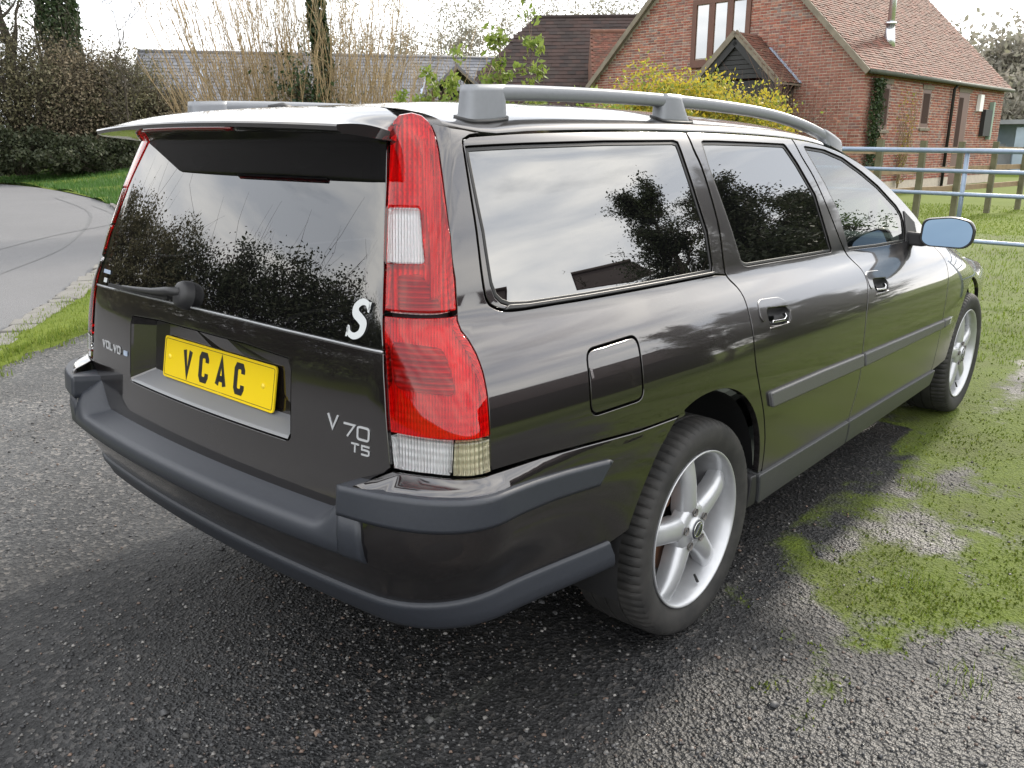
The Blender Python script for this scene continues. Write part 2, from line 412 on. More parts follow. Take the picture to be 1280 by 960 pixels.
def panel_data(surf, poly, holes=(), off=0., gap=.0026, bevel=.0014, depth=.018, step=.03, bstep=.014):
    rings = []
    for i, r in enumerate([poly]+list(holes)):
        r = densify(r, bstep)
        if (area2(r) > 0) != (i == 0): r = r[::-1]
        rings.append(r)
    o1 = [inset(r, gap) for r in rings]; o2 = [inset(r, gap+bevel) for r in rings]
    pts = []; edges = []
    for r in o2:
        b = len(pts); pts += r; edges += [(b+i, b+(i+1) % len(r)) for i in range(len(r))]
    us = [p_[0] for p_ in o2[0]]; vs_ = [p_[1] for p_ in o2[0]]
    gx, gy = np.meshgrid(np.arange(min(us)+step/2, max(us), step), np.arange(min(vs_)+step/2, max(vs_), step))
    gx = gx.ravel(); gy = gy.ravel()
    k = inside([inset(r, step*.3) for r in o2], gx, gy) & inside(o2, gx, gy)
    pts += list(zip(gx[k].tolist(), gy[k].tolist()))
    res = geo.delaunay_2d_cdt([Vector(p_) for p_ in pts], edges, [], 0, 1e-6)
    V2 = [(p_.x, p_.y) for p_ in res[0]]; F = [tuple(f_) for f_ in res[2]]
    cx = np.array([sum(V2[i][0] for i in f_)/3 for f_ in F]); cy = np.array([sum(V2[i][1] for i in f_)/3 for f_ in F])
    ok = inside(o2, cx, cy)
    F = [f_ for f_, q in zip(F, ok) if q]
    F = [f_ if area2([V2[i] for i in f_]) > 0 else f_[::-1] for f_ in F]
    V = []; NN = []
    for u, v in V2:
        n = vec_n(surf, u, v); V.append(Vector(surf(u, v))+n*off); NN.append(n)
    for r1, r2 in zip(o1, o2):
        m = len(r1); b = len(V)
        inner = []; outer = []; walls = []; wallb = []
        for (a, c) in zip(r1, r2):
            n = vec_n(surf, *c); q2 = Vector(surf(*c))+n*off; n1 = vec_n(surf, *a); q1 = Vector(surf(*a))+n1*(off-bevel*.55)
            out = (q1-q2); out = (out-n*out.dot(n)); out = out.normalized() if out.length > 1e-9 else n
            inner.append((q2, n)); outer.append((q1, (n*.45+out*.8).normalized())); walls.append((q1, out)); wallb.append((q1-n1*depth, out))
        for L in (inner, outer, walls, wallb):
            for q, n in L: V.append(q); NN.append(n)
        for i in range(m):
            j = (i+1) % m
            F.append((b+i, b+j, b+m+j, b+m+i)[::-1]); F.append((b+2*m+i, b+2*m+j, b+3*m+j, b+3*m+i)[::-1])
    return [tuple(v) for v in V], F, [tuple(n) for n in NN]
def panel(name, poly, mat, parent, holes=(), surf=None, both=True, **k):
    V, F, NN = panel_data(surf or P, poly, holes, **k)
    o = mk(name, V, F, mat, parent, True, NN)
    if not both: return o
    mV = [(x, -y, z) for x, y, z in V]; mN = [(x, -y, z) for x, y, z in NN]; mF = [f_[::-1] for f_ in F]
    # the left panel belongs to the same car; sub-parts are handed out through the pair
    o2 = mk(name, mV, mF, mat, parent, True, mN)
    return o, o2
def loft(name, rows, mat, parent, closed=False, smooth=True, cap=True):
    """rows: list of equal-length point lists"""
    m = len(rows[0]); v = [q for r in rows for q in r]; f = []
    for i in range(len(rows)-1):
        for k in range(m if closed else m-1):
            k2 = (k+1) % m; f.append((i*m+k, i*m+k2, (i+1)*m+k2, (i+1)*m+k))
    if cap:
        f.append(tuple(range(m))[::-1]); f.append(tuple((len(rows)-1)*m+k for k in range(m)))
    return mk(name, v, f, mat, parent, smooth)
def mirror_y(o, name=None, parent=None):
    me = o.data.copy(); c = np.empty(len(me.vertices)*3, np.float32); me.vertices.foreach_get('co', c); c = c.reshape(-1, 3); c[:, 1] *= -1
    me.vertices.foreach_set('co', c.ravel()); me.flip_normals(); me.update()
    q = bpy.data.objects.new(name or o.name.split('.')[0], me); COL.objects.link(q); q.parent = parent if parent is not None else o.parent
    for md in o.modifiers:
        if md.type == 'BEVEL': bevelled(q, md.width, md.segments)
    return q
def frame_on(surf, u, v, off=0.):
    """matrix with x along u, y up the surface, z outward"""
    n = vec_n(surf, u, v); a = (Vector(surf(u+1e-3, v))-Vector(surf(u-1e-3, v))).normalized(); b = n.cross(a)
    m = Matrix((a, b, n)).transposed().to_4x4(); m.translation = Vector(surf(u, v))+n*off; return m
def flat_poly(polys, th, name, mat, parent, mat4=None, step=None):
    """extruded flat outlines (list of (outer, holes)) in local xy"""
    V = []; F = []
    for outer, holes in polys:
        rings = [outer]+list(holes); pts = []; edges = []
        for r in rings:
            b = len(pts); pts += r; edges += [(b+i, b+(i+1) % len(r)) for i in range(len(r))]
        res = geo.delaunay_2d_cdt([Vector(p_) for p_ in pts], edges, [], 0, 1e-7)
        V2 = [(p_.x, p_.y) for p_ in res[0]]; fs = [tuple(f_) for f_ in res[2]]
        cx = np.array([sum(V2[i][0] for i in f_)/3 for f_ in fs]); cy = np.array([sum(V2[i][1] for i in f_)/3 for f_ in fs])
        ok = inside(rings, cx, cy); b = len(V)
        V += [(x, y, th) for x, y in V2]
        for f_, q in zip(fs, ok):
            if q:
                f_ = f_ if area2([V2[i] for i in f_]) > 0 else f_[::-1]; F.append(tuple(b+i for i in f_))
        for k, r in enumerate(rings):
            if (area2(r) > 0) != (k == 0): r = r[::-1]
            b = len(V); m = len(r); V += [(x, y, th) for x, y in r]+[(x, y, 0) for x, y in r]
            F += [(b+i, b+m+i, b+m+(i+1) % m, b+(i+1) % m) for i in range(m)]
    if mat4 is not None: V = [tuple(mat4 @ Vector(q)) for q in V]
    return mk(name, V, F, mat, parent)
def stroke(pts, w, closed=False):
    """outline of a thick poly-line, flat ends"""
    n = len(pts); L = []; Rr = []
    ww = w if isinstance(w, (list, tuple)) else [w]*n
    for i in range(n):
        a = Vector(pts[i-1]) if (i > 0 or closed) else None; b = Vector(pts[i]); c = Vector(pts[(i+1) % n]) if (i < n-1 or closed) else None
        d = Vector((0, 0))
        if a is not None: d += (b-a).normalized()
        if c is not None: d += (c-b).normalized()
        d.normalize(); nn = Vector((-d.y, d.x)); k = 1
        if a is not None and c is not None: k = 1/max(.5, (b-a).normalized().dot(d))
        L.append(tuple(b+nn*ww[i]/2*k)); Rr.append(tuple(b-nn*ww[i]/2*k))
    if closed: return (L, [Rr]) if abs(area2(L)) > abs(area2(Rr)) else (Rr, [L])
    return (L+Rr[::-1], [])
GLY = {'V': [[(0, 1), (.5, 0), (1, 1)]], '7': [[(0, 1), (1, 1), (.35, 0)]], '0': ['o'], 'T': [[(0, 1), (1, 1)], [(.5, 1), (.5, 0)]],
       '5': [[(1, 1), (.05, 1), (.05, .56), (.8, .56), (.97, .46), (.97, .1), (.8, 0), (0, 0)]], 'O': ['o'], 'L': [[(0, 1), (0, 0), (.9, 0)]],
       'C': [[(1, .72), (1, .86), (.82, 1), (.18, 1), (0, .86), (0, .14), (.18, 0), (.82, 0), (1, .14), (1, .28)]],
       'A': [[(0, 0), (.5, 1), (1, 0)], [(.2, .27), (.8, .27)]]}
def glyphs(text, h, w, gap, sw):
    out = []; x = 0
    for ch in text:
        for g in GLY[ch]:
            if g == 'o':
                g = rounded([(0, 0), (1, 0), (1, 1), (0, 1)], .22); out.append(stroke([(x+q[0]*w, q[1]*h) for q in g], sw, True))
            else: out.append(stroke([(x+q[0]*w, q[1]*h) for q in g], sw))
        x += w+gap
    return out, x-gap
# ================================================================== the car
_W0 = W
def W(x, z):
    b = zb(x)
    return (_W0(x, z-.022)+2*_W0(x, z-.011)+2*_W0(x, z)+2*_W0(x, z+.011)+_W0(x, z+.022))/8
car = empty('car', (0, 0, 0), 'dark grey metallic estate car with roof rails parked on the gravel', 'car')
DRIP = [(.814,1.371),(.883,1.375),(.985,1.38),(1.126,1.384),(1.286,1.387),(1.506,1.389),(1.678,1.388),(1.864,1.387),(2.192,1.38),(2.43,1.370),(2.654,1.351),(2.894,1.313),(3.158,1.252),(3.449,1.158),(3.694,1.062),(3.86,.985)]
DR = spline(DRIP, 5)
def drip_between(u0, u1): return [q for q in DR if u0 < q[0] < u1]
ZT = [(-.80,1.408),(-.74,1.4005),(-.69,1.390)]+[(P(*q)[0], q[1]+.002) for q in DRIP[1:]]
def zt(x): return interp(ZT, x)
# ---- outlines on the flank (u, z), measured along the body
TL = [(.513,1.381),(.514,1.402),(.533,1.414),(.585,1.418),(.627,1.412),(.654,1.398),(.672,1.374),(.736,1.277),(.802,1.172),(.835,1.093),(.851,1.032),(.852,1.015),(.857,.997),(.87,.978),(.88,.954),(.888,.921),(.895,.876),(.902,.799),(.904,.727),(.844,.726),(.751,.729),(.676,.727),(.657,.832),(.645,.911),(.627,1.029),(.607,1.107),(.589,1.168),(.552,1.275)]
QOPEN = spline([(.796,1.363),(.80,1.345),(.84,1.262),(.878,1.18),(.919,1.071),(.936,1.04),(.958,1.026),(.99,1.017),(1.043,1.013),(1.147,1.011),(1.261,1.008),(1.519,1.004),(1.854,.999)], 3)
QGLASS = [(.806,1.348),(.884,1.351),(.984,1.354),(1.278,1.36),(1.60,1.362),(1.622,1.358),(1.706,1.252),(1.806,1.117),(1.843,1.022),(1.840,1.008),(1.522,1.011),(1.263,1.015),(1.06,1.020),(1.005,1.025),(.978,1.034),(.958,1.048),(.940,1.075),(.896,1.18)]
RGAP = spline([(1.677,1.388),(1.705,1.343),(1.758,1.291),(1.826,1.201),(1.879,1.111),(1.912,1.012),(1.925,.984),(1.952,.958),(1.963,.930),(1.962,.88),(1.975,.76),(1.994,.685),(2.012,.594),(2.013,.504),(2.004,.44),(1.988,.372)], 3)
RGLASS = rounded([(1.752,1.361),(1.848,1.361),(2.1,1.357),(2.328,1.352),(2.433,1.289),(2.587,1.182),(2.702,1.031),(2.735,.984),(2.055,1.003),(2.023,1.012),(1.956,1.106),(1.879,1.2),(1.803,1.288)], .012, 2)
FGAP = spline([(2.395,1.372),(2.468,1.312),(2.574,1.241),(2.691,1.139),(2.814,1.017),(2.869,.966),(2.915,.926),(2.935,.898),(2.932,.862),(2.905,.814),(2.872,.746),(2.831,.616),(2.803,.515),(2.735,.39),(2.715,.352)], 3)
FGLASS = rounded([(2.49,1.345),(2.676,1.332),(2.859,1.302),(3.064,1.246),(3.247,1.188),(3.47,1.100),(3.536,1.062),(3.57,1.01),(3.580,.952),(3.216,.962),(2.900,.976),(2.880,1.012),(2.8,1.121),(2.67,1.222)], .012, 2)
WGAP = spline([(3.90,.968),(3.932,.913),(3.965,.842),(3.945,.768),(3.893,.675),(3.853,.589),(3.813,.471),(3.790,.40),(3.77,.336)], 3)
def ux(x, z): return u_of_x(x, z)
ARCH = [(ux(-.012+.352*math.cos(a)*abs(math.cos(a))**-.12 if abs(math.cos(a)) > 1e-6 else -.012, .33+.388*math.sin(a)), .33+.388*math.sin(a)) for a in [R(q) for q in range(8, 165, 4)]]
ARCH = [q for q in ARCH if q[1] > .37]
ARCH_R = [q for q in ARCH if q[1] < .690 and q[0] < ux(-.012, .69)]      # behind the wheel: belongs to the bumper
ARCH_F = [q for q in ARCH if not (q[1] < .690 and q[0] < ux(-.012, .69))]
CREASE = [(.904,.7255),(1.05,.721),(1.192,.711),(1.391,.695),(ARCH_F[-1][0], .690)]
FUEL = rounded([(1.203,.910),(1.214,.770),(1.413,.768),(1.399,.914)], .028, 5)
# ---- quarter panels
qp = TL[18:9:-1]+[(.852,1.015),(.851,1.032)]
quarter = TL[5:19]+CREASE[1:]+ARCH_F[::-1]+[(1.975,.372)]+RGAP[::-1][1:]
quarter = [q for q in quarter if not (q[0] > 1.6 and q[1] > .985)]
quarter = quarter+[(1.918,.992)]+QOPEN[::-1]+[(.814,1.371),(.835,1.3735),(.845,1.378),(.80,1.385),(.735,1.391)]
q_r = panel('quarter_panel', quarter, 'paint', car, holes=[FUEL], step=.028, both=False)
q_x, q_l = panel('quarter_panel', quarter, 'paint', car, step=.028); bpy.data.objects.remove(q_x)
panel('fuel_flap', FUEL, 'paint', q_r, both=False, off=-.0005, gap=.0035)
# flap finger notch and lock
m4 = frame_on(P, 1.214, .862, .0012); flat_poly([(rounded([(-.004,-.012),(.004,-.012),(.004,.012),(-.004,.012)], .004, 3), [])], .002, 'flap_catch', 'chrome', q_r, m4)
# ---- quarter window: frame, seal, glass
fr = drip_between(.82, 1.675)+RGAP[:18]
fr = [(.814,1.371)]+fr; fr = [q for q in fr if q[1] > .985]+[(1.918,.99)]+QOPEN[::-1]
fr_r, fr_l = panel('window_frame', fr, 'paint', car, holes=[QGLASS], off=-.001, gap=.003, bstep=.012)
def window(name, outline, mat, door_r, door_l, seal=.008):
    ring = [outline]
    a, b = panel(name+'_seal', outline, 'rubber', door_r, holes=[inset(densify(outline, .02) if area2(outline) > 0 else densify(outline, .02)[::-1], seal)], off=-.004, gap=.0, bevel=.0015, depth=.02)
    b.parent = door_l
    a, b = panel(name, inset(densify(outline if area2(outline) > 0 else outline[::-1], .02), seal-.001), mat, door_r, off=-.0062, gap=0, bevel=.0005, depth=.004, step=.04)
    b.parent = door_l
window('quarter_glass', QGLASS, 'privacy_glass', fr_r, fr_l)
# black weatherstrip under the quarter window
WS = [(.985,1.0185),(1.043,1.0145),(1.261,1.0095),(1.519,1.0055),(1.85,1.0005),(1.85,1.0075),(1.522,1.0125),(1.263,1.017),(1.06,1.022),(1.0,1.027)]
panel('weather_strip', WS, 'plastic_dark', car, off=.003, gap=0, bevel=.002, depth=.008)
# ---- doors
def sill_top(u): return interp([(1.9,.378),(2.25,.370),(2.7,.362),(3.25,.352),(3.9,.333)], u)
HR = rounded([(2.075,.884),(2.205,.872),(2.226,.856),(2.216,.836),(2.19,.829),(2.095,.838),(2.078,.85)], .012, 3)
rdoor = [RGAP[0]]+drip_between(1.69, 2.385)+FGAP+[(u, sill_top(u)) for u in (2.6,2.45,2.3,2.15,2.05)]+RGAP[::-1][:-1]
rd_r, rd_l = panel('rear_door', rdoor, 'paint', car, holes=[RGLASS, HR], step=.028)
window('door_glass', RGLASS, 'privacy_glass', rd_r, rd_l)
HF = [(u+.918, z-.018) for u, z in HR]
fdoor = [FGAP[0]]+drip_between(2.41, 3.85)+[(3.87,.985)]+WGAP+[(u, sill_top(u)) for u in (3.6,3.4,3.2,3.0,2.85)]+FGAP[::-1][:-1]
fd_r, fd_l = panel('front_door', fdoor, 'paint', car, holes=[FGLASS, HF], step=.028)
window('door_glass', FGLASS, 'clear_glass', fd_r, fd_l)
def handle(H, dr, dl):
    du = H[0][0]-HR[0][0]; dz = H[0][1]-HR[0][1]
    # scooped pocket behind the grip
    ring = densify(H if area2(H) > 0 else H[::-1], .012); m = len(ring); rows = []
    for sc, dp in ((1.02, -.001), (.97, -.014), (.80, -.026), (.4, -.031)):
        cu = sum(q[0] for q in ring)/m; cz = sum(q[1] for q in ring)/m
        rows.append([tuple(Vector(P(cu+(q[0]-cu)*sc, cz+(q[1]-cz)*sc))+vec_n(P, q[0], q[1])*dp) for q in ring])
    pk = loft('handle_pocket', rows, 'plastic_dark', dr, closed=True, cap=False); pk.data.polygons.foreach_set('use_smooth', [True]*len(pk.data.polygons))
    mirror_y(pk, parent=dl)
    # body-coloured flap above the pocket and bright finger plate in it
    flap = rounded([(2.022+du,.868+dz),(2.026+du,.905+dz),(2.05+du,.914+dz),(2.17+du,.906+dz),(2.212+du,.892+dz),(2.226+du,.870+dz),(2.205+du,.874+dz),(2.075+du,.884+dz),(2.06+du,.856+dz),(2.035+du,.85+dz)], .01, 3)
    a, b = panel('door_handle', flap, 'paint', dr, off=.0022, gap=.001, bevel=.0022, depth=.004, step=.02); b.parent = dl
    fp = [(2.105+du,.842+dz),(2.20+du,.835+dz),(2.218+du,.848+dz),(2.20+du,.858+dz),(2.205+du,.848+dz),(2.19+du,.843+dz),(2.11+du,.849+dz)]
    a, b = panel('handle_plate', fp, 'chrome', dr, off=-.002, gap=0, bevel=.002, depth=.01, step=.02); b.parent = dl
    lip = [(2.075+du,.826+dz),(2.15+du,.822+dz),(2.215+du,.822+dz),(2.236+du,.835+dz),(2.238+du,.86+dz),(2.232+du,.86+dz),(2.229+du,.838+dz),(2.212+du,.828+dz),(2.15+du,.829+dz),(2.078+du,.832+dz)]
    a, b = panel('handle_lip', lip, 'paint', dr, off=.0008, gap=0, bevel=.001, depth=.003, step=.02); b.parent = dl
handle(HR, rd_r, rd_l); handle(HF, fd_r, fd_l)
def rub(name, poly, dr, dl, mat='trim_grey'):
    a, b = panel(name, poly, mat, dr, off=.012, gap=0, bevel=.007, depth=.016, step=.03); b.parent = dl; return a, b
rub('rub_strip', rounded([(2.048,.645),(2.056,.594),(2.824,.566),(2.826,.618),(2.44,.634)], .006, 2), rd_r, rd_l)
rub('rub_strip', rounded([(2.842,.617),(2.840,.565),(3.845,.546),(3.852,.583)], .006, 2), fd_r, fd_l)
# ---- front wing
FA = [(ux(2.755+.355*math.cos(a), .33+.372*math.sin(a)), .33+.372*math.sin(a)) for a in [R(q) for q in range(0, 181, 5)]]
FA = [q for q in FA if q[1] > .35][::-1]
wing = WGAP[::-1]+[(ux(2.30,.945),.945),(ux(2.6,.893),.893),(ux(2.9,.825),.825),(ux(3.2,.762),.762),(ux(3.5,.70),.70),(ux(3.53,.60),.60),(ux(3.46,.45),.45),(ux(3.40,.36),.36)]+[(FA[-1][0]+.03,.352)]+FA[::-1]+[(FA[0][0]-.02,.345)]
wg_r, wg_l = panel('front_wing', wing, 'paint', car, step=.03)
a, b = rub('rub_strip', rounded([(3.862,.583),(3.856,.546),(3.935,.548),(3.955,.578)], .004, 2), wg_r, wg_l)
a, b = panel('side_repeater', rounded([(3.96,.580),(3.945,.549),(4.0,.55),(4.005,.578)], .006, 3), 'clear_lens', wg_r, off=.010, gap=0, bevel=.003, depth=.01); b.parent = wg_l
panel('repeater_backing', rounded([(3.96,.579),(3.946,.550),(3.998,.551),(4.003,.577)], .006, 3), 'reflector', wg_r, off=.004, gap=0, both=False)
# ---- sills
sill = [(u, sill_top(u)+.004) for u in (1.955,2.15,2.35,2.55,2.70)]+[(u, .262) for u in (2.70,2.35,1.965)]
panel('sill_trim', sill, 'sill_grey', car, off=.012, gap=.001, bevel=.006, depth=.05)
sill = [(u, sill_top(u)+.004) for u in (2.706,2.95,3.2,3.5,3.80)]+[(u, .262) for u in (3.77,3.3,2.706)]
panel('sill_trim', sill, 'sill_grey', car, off=.012, gap=.001, bevel=.006, depth=.05)
panel('sill_end', [(1.915,.385),(1.952,.381),(1.962,.262),(1.90,.262)], 'plastic_dark', car, off=.004, gap=.001, bevel=.006, depth=.05)
# ---- roof, windscreen, bonnet
def wt(x): return W(x, zt(x))-.003
def hgt(x): return interp([(-.9,.03),(-.72,.046),(-.5,.072),(-.1,.077),(.5,.073),(1.0,.068),(1.3,.060),(1.7,.058),(2.3,.05)], x)
def roof_s(x, y):
    w = wt(x); q = min(1., abs(y)/w); return (x, y, zt(x)+hgt(x)*(1-q**3.0)**.58)
def sheet(name, x0, x1, mat, y_in=0., nx=40, ny=41, bow=(0, 0), dy=0):
    rows = []; nrm = []
    for i in range(nx+1):
        row = []
        for k in range(ny+1):
            s = math.sin((k/ny*2-1)*math.pi/2)          # closer rows near the edges
            xa = x0-bow[0]*(1-s*s); xb = x1+bow[1]*(1-s*s); x = xa+(xb-xa)*i/nx
            row.append(roof_s(x, s*(wt(x)-dy)))
        rows.append(row)
    return loft(name, rows, mat, car, cap=False)
sheet('roof', -.712, 1.20, 'paint', bow=(.0, .08))
sheet('windscreen', 1.212, 2.20, 'clear_glass', bow=(-.08, .22), dy=.03)
def bon(x, y):
    zw = interp([(2.2,.960),(2.3,.947),(2.6,.895),(2.9,.827),(3.2,.764),(3.5,.702),(3.62,.66)], x); w = W(x, zw)-.004
    q = min(1, abs(y)/w); return (x, y, zw+.040*(1-q**2.4)**.7)
loft('bonnet', [[bon(2.22+1.30*i/24, s*(W(2.22+1.30*i/24, interp([(2.2,.960),(2.3,.947),(2.6,.895),(2.9,.827),(3.2,.764),(3.5,.702),(3.62,.66)], 2.22+1.30*i/24))-.006)) for s in [math.sin((k/24*2-1)*math.pi/2) for k in range(25)]] for i in range(25)], 'paint', car, cap=False)
rows = []
for i in range(13):
    z = .24+.50*i/12; rows.append([(3.60-.22*abs(k/12-1)**2.6-.25*max(0, z-.6)**1.5-.2*max(0, .4-z), (k/12-1)*.69, min(z, .66)) for k in range(25)])
loft('front_bumper', rows, 'paint', car, cap=False)
# ---- tailgate
gside = [(.509,1.368),(.548,1.275),(.585,1.168),(.603,1.107),(.623,1.029),(.636,.957)]
glas = gside+[(.45,.962),(.175,.967),(0,.968),(-.175,.967),(-.45,.962)]+[(-a, b) for a, b in gside[::-1]]+[(-.3,1.372),(0,1.374),(.3,1.372)]
rear_glass = panel('rear_glass', glas, 'rear_privacy_glass', car, both=False, off=.001, gap=.001, bevel=.002, depth=.006, step=.04)
tgs = [(.637,.955),(.642,.911),(.654,.832),(.672,.727),(.66,.712),(.63,.690),(.607,.655),(.598,.600)]
REC = [(.362,.902),(.372,.88),(.377,.73),(.370,.722)]
rec = REC+[(.16,.722),(-.16,.722)]+[(-a, b) for a, b in REC[::-1]]+[(-.2,.912),(0,.913),(.2,.912)]
tg = tgs+[(-a, b) for a, b in tgs[::-1]]+[(-.45,.960),(-.175,.965),(0,.966),(.175,.965),(.45,.960)]
tailgate = panel('tailgate', tg, 'paint', car, holes=[rec], both=False, gap=.0025, depth=.012)
bright = [(.634,.9575),(.45,.9625),(.175,.9675),(0,.9685),(-.175,.9675),(-.45,.9625),(-.634,.9575),(-.634,.9535),(-.45,.9585),(-.175,.9635),(0,.9645),(.175,.9635),(.45,.9585),(.634,.9535)]
panel('glass_edge_trim', bright, 'alloy', tailgate, both=False, off=.0025, gap=0, bevel=.0012, depth=.004, step=.05)
ring = densify(rec if area2(rec) > 0 else rec[::-1], .02); rows = []
def rec_in(q):
    return (q[0]*.905, .748+(q[1]-.722)*(.150/.191))
for f_ in (0, .12, 1):
    rows.append([tuple(Vector(P(*q)).lerp(Vector(P(*rec_in(q)))+Vector((.058, 0, 0)), f_)+vec_n(P, *q)*(-.001 if f_ == 0 else 0)) for q in ring])
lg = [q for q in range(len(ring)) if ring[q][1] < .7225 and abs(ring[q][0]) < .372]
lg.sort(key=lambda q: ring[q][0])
loft('recess_ledge_sheen', [[tuple(Vector(rows[0][q])+Vector((-.001, 0, .003))), tuple(Vector(rows[1][q])+Vector((0, 0, .004))), tuple(Vector(rows[2][q])+Vector((0, 0, .004)))] for q in lg], 'ledge_sheen_grey', tailgate, cap=False, smooth=False)  # pale sheet over the recess paint, its sky reflection put into the colour
recess = loft('plate_recess', rows, 'paint', tailgate, closed=True, cap=False, smooth=False)
fl_ = [tuple(Vector(P(*rec_in(q)))+Vector((.0575, 0, 0))) for q in ring]; mk('recess_floor', fl_, [tuple(range(len(fl_)))], 'paint', tailgate)
# number plate
up = Vector((.0109, 0, .0555)).normalized(); rt = Vector((0, -1, 0)); nn = rt.cross(up)
PM = Matrix((rt, up, nn)).transposed().to_4x4(); PM.translation = Vector((-.9215, 0, .804))
def rrect(w, h, r): return rounded([(-w/2,-h/2),(w/2,-h/2),(w/2,h/2),(-w/2,h/2)], r, 5)
plate = flat_poly([(rrect(.52,.111,.011), [])], .004, 'number_plate', 'plate_yellow', car, PM)
flat_poly([(rrect(.508,.099,.007), [rrect(.5055,.0965,.006)])], .0046, 'border_line', 'plate_ink', plate, PM)
x = -.160
for ch, w_ in (('V', .046), ('C', .046), ('A', .050), ('C', .046)):
    sw = .0158; g = []
    for q in GLY[ch]:
        g.append(stroke([(x+a*(w_-sw)+sw/2, -.0395+b*(.079-sw)+sw/2) for a, b in q], sw))
    flat_poly(g, .0047, 'plate_letter', 'plate_ink', plate, PM)
    x += w_+(.035 if ch != 'A' else .034)
for sx in (-.228, .212):
    v, f = lathe([(0, .0075), (.004, .0072), (.006, .0055), (.0065, .004)], 16)
    mk('plate_screw', [tuple(PM @ Vector((q[0]+sx, q[2]+.002, q[1]))) for q in v], f, 'screw_yellow', plate, True)
flat_poly([([(-.045+.0075*i, -.0505), (-.045+.0075*i+.005, -.0505), (-.045+.0075*i+.005, -.048), (-.045+.0075*i, -.048)], []) for i in range(11)], .0045, 'maker_line', 'screw_yellow', plate, PM)
# lettering on the tailgate
def badge(text, h, w, gap, sw, u, z, mat='badge_silver', th=.0016):
    g, _ = glyphs(text, h, w, gap, sw); o = flat_poly(g, th, 'lettering', mat, tailgate, frame_on(P, u, z, .0005)); return o
badge('V', .030, .030, 0, .0045, .500, .778); badge('70', .026, .032, .009, .0045, .548, .770); badge('T5', .018, .022, .008, .0036, .572, .740)
badge('VOLVO', .019, .021, .0085, .0048, -.580, .785)
m4 = frame_on(P, -.405, .793, .001); flat_poly([(rounded([(-.012,-.007),(.012,-.007),(.012,.007),(-.012,.007)], .003), [])], .002, 'emblem', 'lead', tailgate, m4)
# stickers on the rear glass
cl = spline([(.044,.056),(.036,.068),(.020,.070),(.008,.060),(.010,.046),(.026,.036),(.038,.026),(.036,.008),(.020,-.001),(.004,.004),(-.002,.016)], 5)
wd = [.004+.0165*math.sin(math.pi*min(1, max(0, .12+.76*i/(len(cl)-1))))**1.3 for i in range(len(cl))]
S_ = [stroke(cl, [q*.9 for q in wd]), ([(.041,.072),(.0465,.072),(.0455,.050),(.0405,.052)], []), ([(-.004,-.004),(.0005,-.004),(.001,.019),(-.004,.020)], [])]
m4 = frame_on(P, .540, .978, .0025) @ Matrix(((1,.13,0,0),(0,1,0,0),(0,0,1,0),(0,0,0,1)))
flat_poly(S_, .0006, 'sticker', 'sticker', rear_glass, m4)
m4 = frame_on(P, -.590, .995, .0025)
flat_poly([([(0,0),(.052,0),(.052,.011),(0,.011)], [])], .0005, 'sticker', 'lead', rear_glass, m4)
flat_poly([([(.012,-.026),(.036,-.026),(.036,-.013),(.012,-.013)], [])], .0005, 'sticker', 'sticker', rear_glass, m4)
# wiper
hub = Vector(P(-.06,.990)); hn = vec_n(P, -.06, .99)
v, f = lathe([(0,.034),(.016,.033),(.026,.028),(.030,.018),(.032,0)], 24)
q4 = frame_on(P, -.06, .992, .0); wip = mk('wiper', [tuple(q4 @ Vector((a, c*1.15, b))) for a, b, c in v], f, 'plastic_dark', car, True)
arm = [Vector(P(u, z))+vec_n(P, u, z)*o_ for u, z, o_ in ((-.05,.998,.028),(-.11,.992,.034),(-.2,.984,.026),(-.33,.977,.018),(-.40,.974,.016))]
mb = MB(); mb.tube(arm, [.011,.011,.008,.006,.005], 8); mb.build('wiper_arm', 'plastic_dark', wip, True)
bl = [Vector(P(u, z))+vec_n(P, u, z)*.010 for u, z in ((-.13,.977),(-.25,.974),(-.40,.970),(-.50,.968))]
mb = MB()
for a, b in zip(bl[:-1], bl[1:]): mb.bar(a, b, .010, .016, tuple(hn))
mb.build('wiper_blade', 'rubber', wip)
# ---- spoiler across the top of the tailgate
def sp_row(y):
    q = abs(y)/.535; te = -.95+.04*q**2.2; zte = 1.404-.013*q*q
    kf = sm((abs(y)-.495)/.035); xf = -.718-.060*kf; zf = (roof_s(-.716, min(.5, abs(y)))[2]-.001)*(1-kf)+1.398*kf
    xb = -.785+.03*q; zb_ = 1.358
    L = []
    for i in range(9):
        s = i/8; x_ = xf+(te-xf)*s; z_ = zf+(zte-zf)*(s*.75+.25*s*s)+.006*math.sin(math.pi*s)-.020*sm((q-.80)/.2)*(1-s); L.append((x_, y, z_))
    L += [(te-.002, y, zte-.004), (te, y, zte-.012), (te+.012, y, zte-.017)]
    for i in range(1, 5):
        s = i/4; L.append((te+.012+(xb-te-.012)*s, y, zte-.017+(zb_-zte+.017)*s))
    L += [(min(-.73, xf-.005), y, 1.365)]
    return L
ys = [.526*math.sin((k/40*2-1)*math.pi/2) for k in range(41)]
rows = [sp_row(-y) for y in ys]
spoiler = loft('spoiler', rows, 'paint', car, closed=True, cap=True); bm_ = spoiler.data
for p_ in bm_.polygons:
    if len(p_.vertices) > 4: p_.use_smooth = False
bm_.set_sharp_from_angle(angle=R(38))
rows = []
for k in range(17):
    y = .20-.40*k/16; q = abs(y)/.535; te = -.95+.04*q**2.2; zte = 1.404-.013*q*q
    rows.append([(te+.004, y, zte-.0105), (te-.004, y, zte-.013), (te-.003, y, zte-.0195), (te+.012, y, zte-.021)])
loft('brake_light', rows, 'dark_red_lens', spoiler, closed=True); 
